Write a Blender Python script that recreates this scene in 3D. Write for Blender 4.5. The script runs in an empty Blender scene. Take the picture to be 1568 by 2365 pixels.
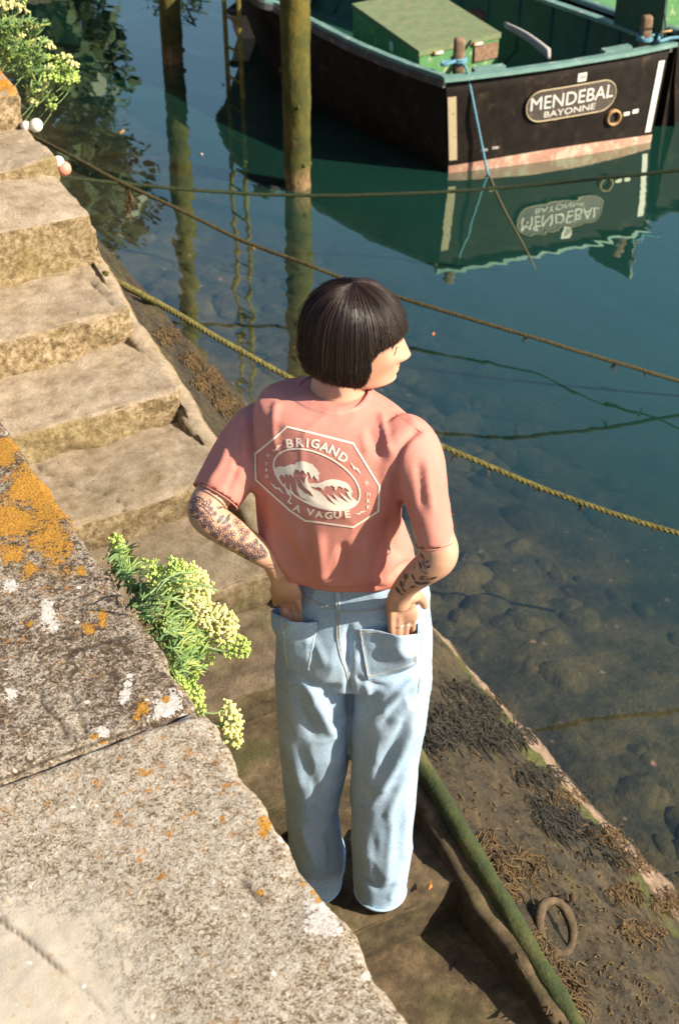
import bpy, bmesh, math, random
import numpy as np
from mathutils import Vector, Matrix
from mathutils.bvhtree import BVHTree

# ------------------------------------------------------------------ camera
# world frame: X = away from the quay over the water, Y = along the quay (up the stairs), Z = up, water at z = 0
H = 4.5                                  # camera height above the water
F = 3285.0                               # focal length in photo units (picture 1568 x 2365)
TH = math.atan(F / 4518.0)               # pitch below the horizon
PHI = math.radians(28.9)                 # heading, turned from +Y towards +X
CT, ST, CP, SP = math.cos(TH), math.sin(TH), math.cos(PHI), math.sin(PHI)
scene = bpy.context.scene
C = scene.collection
cam_data = bpy.data.cameras.new('camera')
cam = bpy.data.objects.new('camera', cam_data)
C.objects.link(cam)
cam.location = (0, 0, H)
cam.rotation_euler = (math.pi / 2 - TH, 0, -PHI)
cam_data.sensor_fit = 'VERTICAL'
cam_data.sensor_height = 36.0
cam_data.lens = F / 2365.0 * 36.0
cam_data.clip_start = 0.05
cam_data.clip_end = 2000
cam_data.dof.use_dof = True
cam_data.dof.focus_distance = 2.75
cam_data.dof.aperture_fstop = 9.0
scene.camera = cam

# ------------------------------------------------------------------ light
BETA = math.radians(69)                  # sun azimuth, measured from 'behind the camera' round to the right
ELEV = math.radians(33)
lat, fwd = math.sin(BETA), -math.cos(BETA)
sun_h = Vector((lat * CP + fwd * SP, -lat * SP + fwd * CP, 0))
sun_dir = (sun_h * math.cos(ELEV) + Vector((0, 0, math.sin(ELEV)))).normalized()
world = bpy.data.worlds.new('World')
scene.world = world
world.use_nodes = True
wn = world.node_tree.nodes
sky = wn.new('ShaderNodeTexSky')
sky.sky_type = 'NISHITA'
sky.sun_disc = False
sky.sun_elevation = ELEV
sky.sun_rotation = math.atan2(sun_h.x, sun_h.y)
sky.air_density = 1.0
sky.dust_density = 1.6
sky.ozone_density = 2.0
world.node_tree.links.new(sky.outputs[0], wn['Background'].inputs[0])
wn['Background'].inputs[1].default_value = 0.07
sd = bpy.data.lights.new('sun', 'SUN')
sd.energy = 5.0
sd.angle = math.radians(0.5)
sd.color = (1.0, 0.87, 0.70)
sun = bpy.data.objects.new('sun', sd)
sun.rotation_euler = sun_dir.to_track_quat('Z', 'Y').to_euler()
C.objects.link(sun)
scene.view_settings.view_transform = 'Standard'
scene.view_settings.look = 'None'
scene.view_settings.exposure = 0.98
scene.view_settings.gamma = 1.0
scene.view_settings.use_curve_mapping = False
scene.cycles.use_denoising = True
scene.cycles.max_bounces = 6
scene.cycles.transparent_max_bounces = 8
scene.cycles.caustics_reflective = False
scene.cycles.caustics_refractive = False

R = random.Random(7)

# ------------------------------------------------------------------ geometry of the view (used to find real positions on real planes)
def ray(px, py):
    a = px - 784.0; v = -(py - 1182.0)
    y = F * CT + v * ST; z = v * CT - F * ST
    return np.array([a * CP + y * SP, -a * SP + y * CP, z])
def on_z(px, py, z):                      # point at world height z
    r = ray(px, py); r = r * ((z - H) / r[2]); return np.array([r[0], r[1], z])
def on_x(px, py, x):
    r = ray(px, py); r = r * (x / r[0]); r[2] += H; return r
def at_d(px, py, d):                      # point d metres ahead of the viewpoint (horizontally)
    r = ray(px, py); k = d / (r[0] * SP + r[1] * CP); r = r * k; r[2] += H; return r
def proj(P):
    P = np.asarray(P, float)
    x, y, z = P[..., 0], P[..., 1], P[..., 2] - H
    a = x * CP - y * SP; b = x * SP + y * CP
    dep = b * CT - z * ST; up = b * ST + z * CT
    return np.stack([784 + F * a / dep, 1182 - F * up / dep, dep], -1)
LAT = np.array([CP, -SP, 0.0]); FWD = np.array([SP, CP, 0.0]); UP = np.array([0, 0, 1.0])

# ------------------------------------------------------------------ numpy noise
def _hash(i, j, k, s):
    n = (i * 374761393 + j * 668265263 + k * 2147483647 % 1274126177 + s * 974711) & 0x7fffffff
    n = ((n ^ (n >> 13)) * 1274126177) & 0x7fffffff
    n = ((n ^ (n >> 16)) * 668265263) & 0x7fffffff
    return ((n ^ (n >> 15)) & 0xffff) / 65535.0
def vnoise(P, s=0):
    P = np.asarray(P, float)
    f0 = np.floor(P).astype(np.int64); t = P - f0; t = t * t * (3 - 2 * t)
    out = 0
    for dx in (0, 1):
        for dy in (0, 1):
            for dz in (0, 1):
                w = (t[:, 0] if dx else 1 - t[:, 0]) * (t[:, 1] if dy else 1 - t[:, 1]) * (t[:, 2] if dz else 1 - t[:, 2])
                out = out + w * _hash(f0[:, 0] + dx, (f0[:, 1] + dy) * 3 + 11, (f0[:, 2] + dz) * 7 + 5, s)
    return out * 2 - 1
def fbm(P, octv=4, s=0, gain=0.5):
    a, o, f = 1.0, 0, 1.0
    P = np.asarray(P, float)
    for i in range(octv):
        o = o + a * vnoise(P * f + i * 17.3, s + i); a *= gain; f *= 2.03
    return o

# ------------------------------------------------------------------ mesh helpers
def mesh_of(name, V, Fs, smooth=True):
    me = bpy.data.meshes.new(name)
    V = np.asarray(V, float)
    me.from_pydata(V.tolist(), [], Fs.tolist() if isinstance(Fs, np.ndarray) else Fs)
    if smooth: me.polygons.foreach_set('use_smooth', [True] * len(me.polygons))
    me.update()
    return me
def link(name, me, mat=None, root=None):
    o = bpy.data.objects.new(name, me)
    C.objects.link(o)
    if mat is not None and not me.materials: me.materials.append(mat)
    if root is not None: o.parent = root
    return o
def top_of(root):
    while root.parent: root = root.parent
    return root
def part(name, V, Fs, mat, root=None, smooth=True):
    V = np.asarray(V, float)
    if root is not None: V = V - np.array(top_of(root).location)
    return link(name, mesh_of(name, V, Fs, smooth), mat, root)
def thing(name, label, cat, loc, group=None):
    o = bpy.data.objects.new(name, None); C.objects.link(o)
    o.empty_display_size = 0.1
    o.location = Vector([float(a) for a in loc])
    return tag(o, label, cat, group)
def tag(o, label=None, cat=None, group=None, kind=None):
    if label: o['label'] = label
    if cat: o['category'] = cat
    if group: o['group'] = group
    if kind: o['kind'] = kind
    return o
class MB:
    def __init__(s): s.V = []; s.F = []
    def add(s, V, Fs):
        b = len(s.V); s.V.extend([list(map(float, v)) for v in V])
        s.F.extend([[int(i) + b for i in f] for f in Fs]); return s
    def box(s, c, u, v, w):                # centre and three half axes
        c, u, v, w = map(lambda q: np.asarray(q, float), (c, u, v, w))
        P = [c + a * u + b * v + d * w for d in (-1, 1) for b in (-1, 1) for a in (-1, 1)]
        return s.add(P, [[0, 2, 3, 1], [4, 5, 7, 6], [0, 1, 5, 4], [2, 6, 7, 3], [0, 4, 6, 2], [1, 3, 7, 5]])
    def build(s, name, mat, root=None, smooth=False): return part(name, s.V, s.F, mat, root, smooth)
def frame_along(P):
    P = np.asarray(P, float); n = len(P)
    T = np.gradient(P, axis=0); T /= np.linalg.norm(T, axis=1)[:, None] + 1e-12
    u = np.cross(T[0], [0, 0, 1.0]);
    if np.linalg.norm(u) < 1e-3: u = np.array([1.0, 0, 0])
    u /= np.linalg.norm(u); U = []
    for t in T:
        u = u - t * np.dot(u, t); u /= np.linalg.norm(u); U.append(u)
    U = np.array(U); W = np.cross(T, U)
    return T, U, W
def tube(P, r, n=8, caps=True):
    P = np.asarray(P, float); m = len(P); r = np.broadcast_to(np.asarray(r, float), (m,))
    T, U, W = frame_along(P)
    a = np.arange(n) * 2 * math.pi / n
    V = (P[:, None] + r[:, None, None] * (np.cos(a)[None, :, None] * U[:, None] + np.sin(a)[None, :, None] * W[:, None])).reshape(-1, 3)
    Fs = [[i * n + j, i * n + (j + 1) % n, (i + 1) * n + (j + 1) % n, (i + 1) * n + j] for i in range(m - 1) for j in range(n)]
    if caps:
        V = np.vstack([V, P[:1], P[-1:]]); b = m * n
        Fs += [[(j + 1) % n, j, b] for j in range(n)] + [[(m - 1) * n + j, (m - 1) * n + (j + 1) % n, b + 1] for j in range(n)]
    return V, Fs
def loft(rings, n=40, ex=2.0):             # ring = centre, half axis U, half axis V
    V = []
    a = np.arange(n) * 2 * math.pi / n
    ca, sa = np.cos(a), np.sin(a)
    ca = np.sign(ca) * np.abs(ca) ** (2 / ex); sa = np.sign(sa) * np.abs(sa) ** (2 / ex)
    for c, u, v in rings:
        V.append(np.asarray(c) + ca[:, None] * np.asarray(u) + sa[:, None] * np.asarray(v))
    m = len(rings); V = np.vstack(V + [np.asarray([rings[0][0]]), np.asarray([rings[-1][0]])]); b = m * n
    Fs = [[i * n + j, i * n + (j + 1) % n, (i + 1) * n + (j + 1) % n, (i + 1) * n + j] for i in range(m - 1) for j in range(n)]
    Fs += [[(j + 1) % n, j, b] for j in range(n)] + [[(m - 1) * n + j, (m - 1) * n + (j + 1) % n, b + 1] for j in range(n)]
    return V, Fs
def resample(P, step):
    P = np.asarray(P, float); d = np.r_[0, np.cumsum(np.linalg.norm(np.diff(P, axis=0), axis=1))]
    n = max(2, int(d[-1] / step) + 1); t = np.linspace(0, d[-1], n)
    return np.stack([np.interp(t, d, P[:, k]) for k in range(P.shape[1])], 1)
def spline(P, n=12):                       # Catmull-Rom
    P = np.asarray(P, float); Q = np.vstack([2 * P[0] - P[1], P, 2 * P[-1] - P[-2]]); out = []
    for i in range(1, len(Q) - 2):
        for t in np.linspace(0, 1, n, endpoint=False):
            a, b, c, d = Q[i - 1], Q[i], Q[i + 1], Q[i + 2]
            out.append(0.5 * (2 * b + (c - a) * t + (2 * a - 5 * b + 4 * c - d) * t * t + (3 * b - a - 3 * c + d) * t ** 3))
    out.append(P[-1]); return np.array(out)
def rough_block(x0, x1, y0, y1, z0, z1, res, rr, amp, seed, freq=6.0, skip_bottom=True):
    nx, ny, nz = [max(1, int(round((b - a) / res))) for a, b in ((x0, x1), (y0, y1), (z0, z1))]
    V = []; Fs = []
    def face(o, u, nu, v, nv):
        b = len(V)
        for i in range(nu + 1):
            for j in range(nv + 1): V.append(o + u * (i / nu) + v * (j / nv))
        for i in range(nu):
            for j in range(nv): Fs.append([b + i * (nv + 1) + j, b + (i + 1) * (nv + 1) + j, b + (i + 1) * (nv + 1) + j + 1, b + i * (nv + 1) + j + 1])
    A = np.array
    X, Y, Z = A([x1 - x0, 0, 0.]), A([0, y1 - y0, 0.]), A([0, 0, z1 - z0])
    O = A([x0, y0, z0]); E = O + X + Y + Z
    face(O + Z, X, nx, Y, ny); face(O, X, nx, Z, nz); face(O, Z, nz, Y, ny)
    face(O + Y, Z, nz, X, nx); face(O + X, Y, ny, Z, nz)
    if not skip_bottom: face(O, Y, ny, X, nx)
    V = A(V)
    lo = A([x0, y0, z0]) + rr; hi = A([x1, y1, z1]) - rr
    I = np.clip(V, lo, hi); D = V - I; L = np.linalg.norm(D, axis=1)[:, None] + 1e-9
    N = D / L; V = I + N * rr
    V = V + N * (amp * fbm(V * freq, 5, seed, 0.55))[:, None]
    return V, Fs, N
def flat_fill(loops, res):
    pass

# ------------------------------------------------------------------ material helper
class Mat:
    def __init__(s, name, rough=0.8, **kw):
        s.m = bpy.data.materials.new(name); s.m.use_nodes = True
        s.t = s.m.node_tree; s.N = s.t.nodes; s.L = s.t.links
        s.b = s.N['Principled BSDF']; s.b.inputs['Roughness'].default_value = rough
        s.co = s.N.new('ShaderNodeTexCoord').outputs['Object']
        for k, v in kw.items(): s.set(k.replace('_', ' '), v)
    def set(s, k, v):
        i = s.b.inputs[k]
        if hasattr(v, 'is_linked') or isinstance(v, bpy.types.NodeSocket): s.L.new(v, i)
        elif isinstance(v, (tuple, list)) and len(v) == 3 and i.type == 'RGBA': i.default_value = (*v, 1)
        else: i.default_value = v
    def _in(s, sock, v):
        if isinstance(v, bpy.types.NodeSocket): s.L.new(v, sock)
        elif sock.type == 'RGBA': sock.default_value = (*v[:3], 1) if isinstance(v, (tuple, list)) else (v, v, v, 1)
        else: sock.default_value = v
    def map(s, scale=(1, 1, 1), rot=(0, 0, 0)):
        n = s.N.new('ShaderNodeMapping'); s.L.new(s.co, n.inputs[0]); n.inputs['Scale'].default_value = scale; n.inputs['Rotation'].default_value = rot
        return n.outputs[0]
    def noise(s, scale, detail=4, rough=0.55, co=None, dist=0.0):
        n = s.N.new('ShaderNodeTexNoise'); s.L.new(co or s.co, n.inputs['Vector'])
        n.inputs['Scale'].default_value = scale; n.inputs['Detail'].default_value = detail
        n.inputs['Roughness'].default_value = rough; n.inputs['Distortion'].default_value = dist
        return n.outputs['Fac']
    def voro(s, scale, feature='F1', co=None, out='Distance', rand=1.0):
        n = s.N.new('ShaderNodeTexVoronoi'); n.feature = feature; s.L.new(co or s.co, n.inputs['Vector'])
        n.inputs['Scale'].default_value = scale; n.inputs['Randomness'].default_value = rand
        return n.outputs[out]
    def wave(s, scale, co=None, dist=0, direction='X', detail=2):
        n = s.N.new('ShaderNodeTexWave'); s.L.new(co or s.co, n.inputs['Vector']); n.bands_direction = direction
        n.inputs['Scale'].default_value = scale; n.inputs['Distortion'].default_value = dist; n.inputs['Detail'].default_value = detail
        return n.outputs['Fac']
    def ramp(s, fac, stops, interp='LINEAR'):
        n = s.N.new('ShaderNodeValToRGB'); s.L.new(fac, n.inputs[0]); cr = n.color_ramp; cr.interpolation = interp
        while len(cr.elements) < len(stops): cr.elements.new(0.5)
        for e, (p, c) in zip(cr.elements, stops):
            e.position = p; c = c if isinstance(c, (tuple, list)) else (c, c, c); e.color = (*c[:3], 1)
        return n.outputs[0]
    def step(s, fac, a, b): return s.ramp(fac, [(a, 0.0), (b, 1.0)])
    def mix(s, fac, a, b, mode='MIX'):
        n = s.N.new('ShaderNodeMix'); n.data_type = 'RGBA'; n.blend_type = mode
        s._in(n.inputs[0], fac); s._in(n.inputs[6], a); s._in(n.inputs[7], b)
        return n.outputs[2]
    def math(s, op, a, b=0.0, clamp=False):
        n = s.N.new('ShaderNodeMath'); n.operation = op; n.use_clamp = clamp
        s._in(n.inputs[0], a); s._in(n.inputs[1], b); return n.outputs[0]
    def sep(s, axis, co=None):
        n = s.N.new('ShaderNodeSeparateXYZ'); s.L.new(co or s.co, n.inputs[0]); return n.outputs[axis]
    def cell(s, scale, co=None):
        n = s.N.new('ShaderNodeTexVoronoi'); n.inputs['Scale'].default_value = scale; s.L.new(co or s.co, n.inputs['Vector'])
        return s.sep(0, n.outputs['Color'])
    def warp(s, scale, amt):
        n = s.N.new('ShaderNodeTexNoise'); s.L.new(s.co, n.inputs['Vector']); n.inputs['Scale'].default_value = scale
        v = s.N.new('ShaderNodeVectorMath'); v.operation = 'MULTIPLY_ADD'; s.L.new(n.outputs['Color'], v.inputs[0]); v.inputs[1].default_value = (amt,) * 3; s.L.new(s.co, v.inputs[2])
        return v.outputs[0]
    def attr(s, name):
        n = s.N.new('ShaderNodeAttribute'); n.attribute_name = name; return n.outputs['Fac']
    def objrand(s):
        return s.N.new('ShaderNodeObjectInfo').outputs['Random']
    def bump(s, h, strength=0.5, dist=0.005):
        n = s.N.new('ShaderNodeBump'); s.L.new(h, n.inputs['Height']); n.inputs['Strength'].default_value = strength
        n.inputs['Distance'].default_value = dist
        if s.b.inputs['Normal'].is_linked: s.L.new(s.b.inputs['Normal'].links[0].from_socket, n.inputs['Normal'])
        s.L.new(n.outputs[0], s.b.inputs['Normal']); return n.outputs[0]
def plain(name, col, rough=0.7, var=0.25, scale=30, bump=0.2, dist=0.002, **kw):
    m = Mat(name, rough, **kw)
    n = m.noise(scale, 5); dark = tuple(c * (1 - var) for c in col); lite = tuple(min(1, c * (1 + var)) for c in col)
    m.set('Base Color', m.ramp(n, [(0.3, dark), (0.7, lite)]))
    if bump: m.bump(m.noise(scale * 4, 4), bump, dist)
    return m.m
# ================================================================== MATERIALS OF THE SETTING
def stone_mat(name, lite, mid, dark, speck=130, warm=None, moss=None, moss_lim=(0.52, 0.62), bump=0.8, zfade=None, grain=0.5):
    m = Mat(name, 0.9)
    big = m.noise(2.3, 5, 0.6); fine = m.noise(speck, 3, 0.7); med = m.noise(18, 6, 0.65)
    c = m.ramp(med, [(0.3, dark), (0.5, mid), (0.68, lite)])
    c = m.mix(m.math('MULTIPLY', m.step(fine, 0.42, 0.56), grain), c, m.mix(0.6, c, dark))
    if warm: c = m.mix(m.step(big, 0.46, 0.64), c, warm)
    if moss:
        mm = m.math('MULTIPLY', m.step(m.noise(5, 6, 0.65), *moss_lim), m.step(m.noise(60, 3, 0.6), 0.38, 0.55))
        c = m.mix(mm, c, moss)
    pit = m.step(m.voro(38), 0.0, 0.16)
    c = m.mix(pit, m.mix(0.6, c, tuple(x * 0.5 for x in dark)), c)
    if zfade:                                            # wet and weedy towards the water
        z = m.math('MULTIPLY', m.math('SUBTRACT', zfade[0], m.sep(2)), zfade[1], True)
        c = m.mix(z, c, zfade[2])
    m.set('Base Color', c)
    m.bump(m.noise(45, 6, 0.7), bump, 0.006); m.bump(m.noise(speck * 1.6, 2), bump * 0.7, 0.0025)
    return m
# quay top with its lichens: coarse aggregate, orange and white growths carried by painted masks
def quay_mat():
    m = Mat('quay_stone', 0.92)
    worn = m.attr('worn'); och = m.attr('ochre'); wht = m.attr('pale'); crk = m.attr('crack'); old = m.attr('old')
    w = m.warp(60, 0.010)
    f1 = m.noise(330, 3, 0.75); f2 = m.noise(120, 5, 0.8); f3 = m.noise(12, 6, 0.6)
    g1, g2, g3 = m.cell(430, w), m.cell(230, w), m.cell(90, w)
    gr = m.math('ADD', m.math('MULTIPLY', g1, 0.42), m.math('ADD', m.math('MULTIPLY', g2, 0.38), m.math('MULTIPLY', g3, 0.20)))
    edge = m.math('ADD', m.math('MULTIPLY', m.math('SUBTRACT', m.noise(9, 7, 0.7), 0.5), 1.6), m.math('MULTIPLY', m.math('SUBTRACT', f2, 0.5), 1.2))
    dens = m.math('ADD', m.math('MULTIPLY', m.math('SUBTRACT', m.noise(26, 6, 0.75), 0.5), 0.75), m.math('MULTIPLY', m.math('SUBTRACT', m.noise(5, 4), 0.5), 0.35))
    cream = m.ramp(m.math('ADD', m.math('MULTIPLY', f3, 0.85), m.math('MULTIPLY', g1, 0.15)), [(0.3, (0.38, 0.335, 0.26)), (0.7, (0.49, 0.44, 0.355))])
    rt = m.math('ADD', gr, dens)
    rough = m.ramp(rt, [(0.20, (0.14, 0.095, 0.05)), (0.33, (0.26, 0.195, 0.12)), (0.42, (0.40, 0.34, 0.25)), (0.68, (0.49, 0.435, 0.35)), (0.86, (0.64, 0.60, 0.52))])
    brown = m.ramp(m.math('SUBTRACT', rt, 0.03), [(0.26, (0.060, 0.040, 0.025)), (0.42, (0.16, 0.115, 0.07)), (0.56, (0.29, 0.235, 0.17)), (0.76, (0.50, 0.45, 0.38))])
    fo = m.step(m.math('ADD', old, edge), 0.38, 0.62)
    c = m.mix(fo, rough, brown)
    fw = m.step(m.math('ADD', worn, m.math('MULTIPLY', edge, 0.8)), 0.30, 0.60)
    c = m.mix(fw, c, cream)
    tan = m.math('MULTIPLY', m.math('SUBTRACT', 1.0, m.step(m.voro(42, co=w), 0.10, 0.24)), m.step(m.noise(17, 3), 0.52, 0.60))
    c = m.mix(m.math('MULTIPLY', tan, 0.55), c, (0.34, 0.20, 0.06))
    # dark pinholes and small spots on the worn cream part
    vd = m.voro(55); spot = m.math('MULTIPLY', m.math('SUBTRACT', 1.0, m.step(vd, 0.06, 0.16)), m.step(m.noise(22, 2), 0.50, 0.58))
    c = m.mix(m.math('MULTIPLY', spot, 0.8), c, (0.16, 0.10, 0.06))
    # pale crustose flecks
    vf = m.voro(34); fl = m.math('MULTIPLY', m.math('SUBTRACT', 1.0, m.step(vf, 0.12, 0.17)), m.step(m.noise(31, 2), 0.56, 0.60))
    c = m.mix(fl, c, (0.80, 0.74, 0.66))
    # scattered small orange lichens
    vo = m.math('MULTIPLY', m.step(m.noise(38, 5, 0.75), 0.56, 0.62), m.step(m.noise(4.5, 4), 0.45, 0.60))
    c = m.mix(m.math('MULTIPLY', vo, m.math('SUBTRACT', 1.0, m.math('MULTIPLY', fw, 0.7))), c, m.ramp(f1, [(0.4, (0.30, 0.13, 0.02)), (0.6, (0.55, 0.26, 0.05))]))
    gq = m.math('MULTIPLY', m.math('SUBTRACT', gr, 0.5), 0.9)
    fp = m.step(m.math('ADD', m.math('ADD', wht, gq), m.math('MULTIPLY', edge, 0.8)), 0.42, 0.62)
    c = m.mix(fp, c, m.ramp(f2, [(0.35, (0.46, 0.42, 0.38)), (0.6, (0.80, 0.76, 0.70))]))
    fc = m.step(m.math('ADD', m.math('ADD', och, gq), m.math('MULTIPLY', edge, 1.3)), 0.50, 0.66)
    c = m.mix(fc, c, m.ramp(f1, [(0.34, (0.20, 0.08, 0.01)), (0.48, (0.44, 0.21, 0.02)), (0.64, (0.68, 0.37, 0.05))]))
    c = m.mix(m.math('MULTIPLY', crk, 0.85), c, (0.035, 0.022, 0.015))
    m.set('Base Color', c)
    hb = m.math('ADD', f2, m.math('MULTIPLY', f1, 0.5))
    m.bump(m.mix(fw, hb, 0.9), 0.9, 0.006)
    m.bump(m.noise(320, 2), 0.35, 0.0015)
    return m.m
M = {}
M['quay'] = quay_mat()
M['step'] = stone_mat('weathered_step_stone', (0.64, 0.52, 0.35), (0.50, 0.385, 0.235), (0.20, 0.135, 0.065), warm=(0.46, 0.33, 0.175), moss=(0.20, 0.15, 0.025), moss_lim=(0.50, 0.66), grain=0.45).m
def step_mat():
    m = Mat('old_step_stone', 0.92)
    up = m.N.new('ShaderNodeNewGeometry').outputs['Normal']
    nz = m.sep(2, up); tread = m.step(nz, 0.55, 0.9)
    f = m.noise(110, 4, 0.7); g = m.noise(16, 6, 0.65); b = m.noise(3.2, 5, 0.6)
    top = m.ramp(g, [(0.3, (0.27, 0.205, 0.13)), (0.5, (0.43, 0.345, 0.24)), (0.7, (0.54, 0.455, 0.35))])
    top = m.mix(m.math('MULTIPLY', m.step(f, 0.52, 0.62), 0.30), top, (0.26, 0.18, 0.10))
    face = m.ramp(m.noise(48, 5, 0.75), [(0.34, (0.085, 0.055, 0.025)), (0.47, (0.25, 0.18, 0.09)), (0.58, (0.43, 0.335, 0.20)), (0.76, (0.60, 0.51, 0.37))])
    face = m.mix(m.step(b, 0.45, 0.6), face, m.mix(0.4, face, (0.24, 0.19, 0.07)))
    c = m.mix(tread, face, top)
    c = m.mix(m.math('MULTIPLY', m.step(m.noise(7, 6, 0.7), 0.55, 0.68), 0.55), c, (0.22, 0.17, 0.04))
    c = m.mix(m.math('MULTIPLY', m.step(m.noise(150, 4, 0.8), 0.54, 0.64), 0.45), c, (0.12, 0.085, 0.05))
    pits = m.math('MULTIPLY', m.math('SUBTRACT', 1.0, m.step(m.voro(34), 0.07, 0.16)), m.step(m.noise(9, 3), 0.47, 0.57))
    c = m.mix(m.math('MULTIPLY', pits, 0.8), c, (0.05, 0.035, 0.02))
    wet_shade = m.math('MULTIPLY', m.math('SUBTRACT', 2.26, m.sep(2)), 3.0, True)  # lower steps: wet brown stone, with their shadow put into the colour too
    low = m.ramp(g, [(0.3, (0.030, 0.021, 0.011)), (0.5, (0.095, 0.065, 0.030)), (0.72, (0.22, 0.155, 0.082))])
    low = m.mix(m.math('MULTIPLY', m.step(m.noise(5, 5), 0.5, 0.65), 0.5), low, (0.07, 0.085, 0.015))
    low = m.mix(m.math('MULTIPLY', m.math('SUBTRACT', 1.0, tread), 0.75), low, m.ramp(m.noise(40, 5, 0.75), [(0.4, (0.012, 0.011, 0.005)), (0.65, (0.075, 0.060, 0.024))]))  # low risers darker than treads: shade and algae put into the colour
    c = m.mix(m.math('MULTIPLY', wet_shade, 0.95), c, low)
    och = m.math('MULTIPLY', m.math('MULTIPLY', m.step(m.noise(10, 6, 0.7), 0.40, 0.50), tread), m.step(m.sep(2), 0.5, 0.51))
    hi = m.math('MULTIPLY', m.math('SUBTRACT', m.sep(2), 2.72), 30.0, True)
    c = m.mix(m.math('MULTIPLY', och, hi), c, m.ramp(f, [(0.35, (0.30, 0.12, 0.01)), (0.6, (0.70, 0.33, 0.03))]))
    cr = m.attr('crack'); c = m.mix(m.math('MULTIPLY', cr, 0.8), c, (0.05, 0.035, 0.02))
    m.set('Base Color', c)
    m.bump(m.noise(52, 8, 0.8), 0.9, 0.009); m.bump(m.noise(240, 3, 0.8), 0.6, 0.003)
    return m.m
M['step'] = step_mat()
def bank_mat():
    m = Mat('muddy_revetment', 0.85)
    g = m.noise(9, 7, 0.7); f = m.noise(90, 4, 0.75); b = m.noise(2.2, 4)
    c = m.ramp(g, [(0.30, (0.014, 0.011, 0.005)), (0.5, (0.055, 0.039, 0.016)), (0.74, (0.16, 0.112, 0.050))])
    c = m.mix(m.math('MULTIPLY', m.step(f, 0.48, 0.58), 0.65), c, (0.025, 0.018, 0.008))
    c = m.mix(m.math('MULTIPLY', m.step(m.noise(170, 3, 0.8), 0.56, 0.66), 0.5), c, (0.30, 0.22, 0.12))
    c = m.mix(m.math('MULTIPLY', m.step(m.math('ADD', m.noise(5, 6, 0.7), m.math('MULTIPLY', m.attr('moss'), 0.35)), 0.60, 0.72), 0.85), c, m.ramp(f, [(0.4, (0.045, 0.055, 0.008)), (0.65, (0.17, 0.165, 0.028))]))
    pink = m.attr('lowstrip')
    c = m.mix(m.math('MULTIPLY', pink, m.step(g, 0.32, 0.5)), c, m.ramp(f, [(0.35, (0.25, 0.165, 0.105)), (0.65, (0.52, 0.37, 0.26))]))
    c = m.mix(m.attr('crack'), c, (0.012, 0.010, 0.006))
    wetc = m.math('MULTIPLY', m.math('SUBTRACT', 0.07, m.sep(2)), 14.0, True)
    c = m.mix(wetc, c, m.mix(m.step(m.noise(3.0, 6, 0.75), 0.42, 0.6), (0.17, 0.11, 0.06), (0.06, 0.05, 0.03)))
    m.set('Base Color', c)
    m.set('Roughness', m.ramp(m.noise(14, 4), [(0.4, 0.45), (0.6, 0.85)]))
    m.bump(m.noise(30, 8, 0.8), 1.0, 0.022); m.bump(f, 0.7, 0.005)
    return m.m
M['bank'] = bank_mat()
def bed_mat():
    m = Mat('river_bed', 0.95)
    g = m.noise(3.4, 8, 0.68); f = m.noise(22, 5, 0.7)
    c = m.ramp(g, [(0.30, (0.012, 0.013, 0.007)), (0.45, (0.032, 0.028, 0.012)), (0.55, (0.075, 0.060, 0.024)), (0.72, (0.14, 0.10, 0.042))])
    c = m.mix(m.math('MULTIPLY', m.step(f, 0.5, 0.62), 0.5), c, (0.05, 0.045, 0.03))
    st = m.math('MULTIPLY', m.math('SUBTRACT', 1.0, m.step(m.voro(9), 0.10, 0.16)), m.step(m.noise(4, 3), 0.53, 0.58))
    c = m.mix(m.math('MULTIPLY', st, 0.6), c, (0.42, 0.24, 0.18))
    m.set('Base Color', c); m.bump(g, 0.8, 0.08)
    return m.m
M['bed'] = bed_mat()
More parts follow.
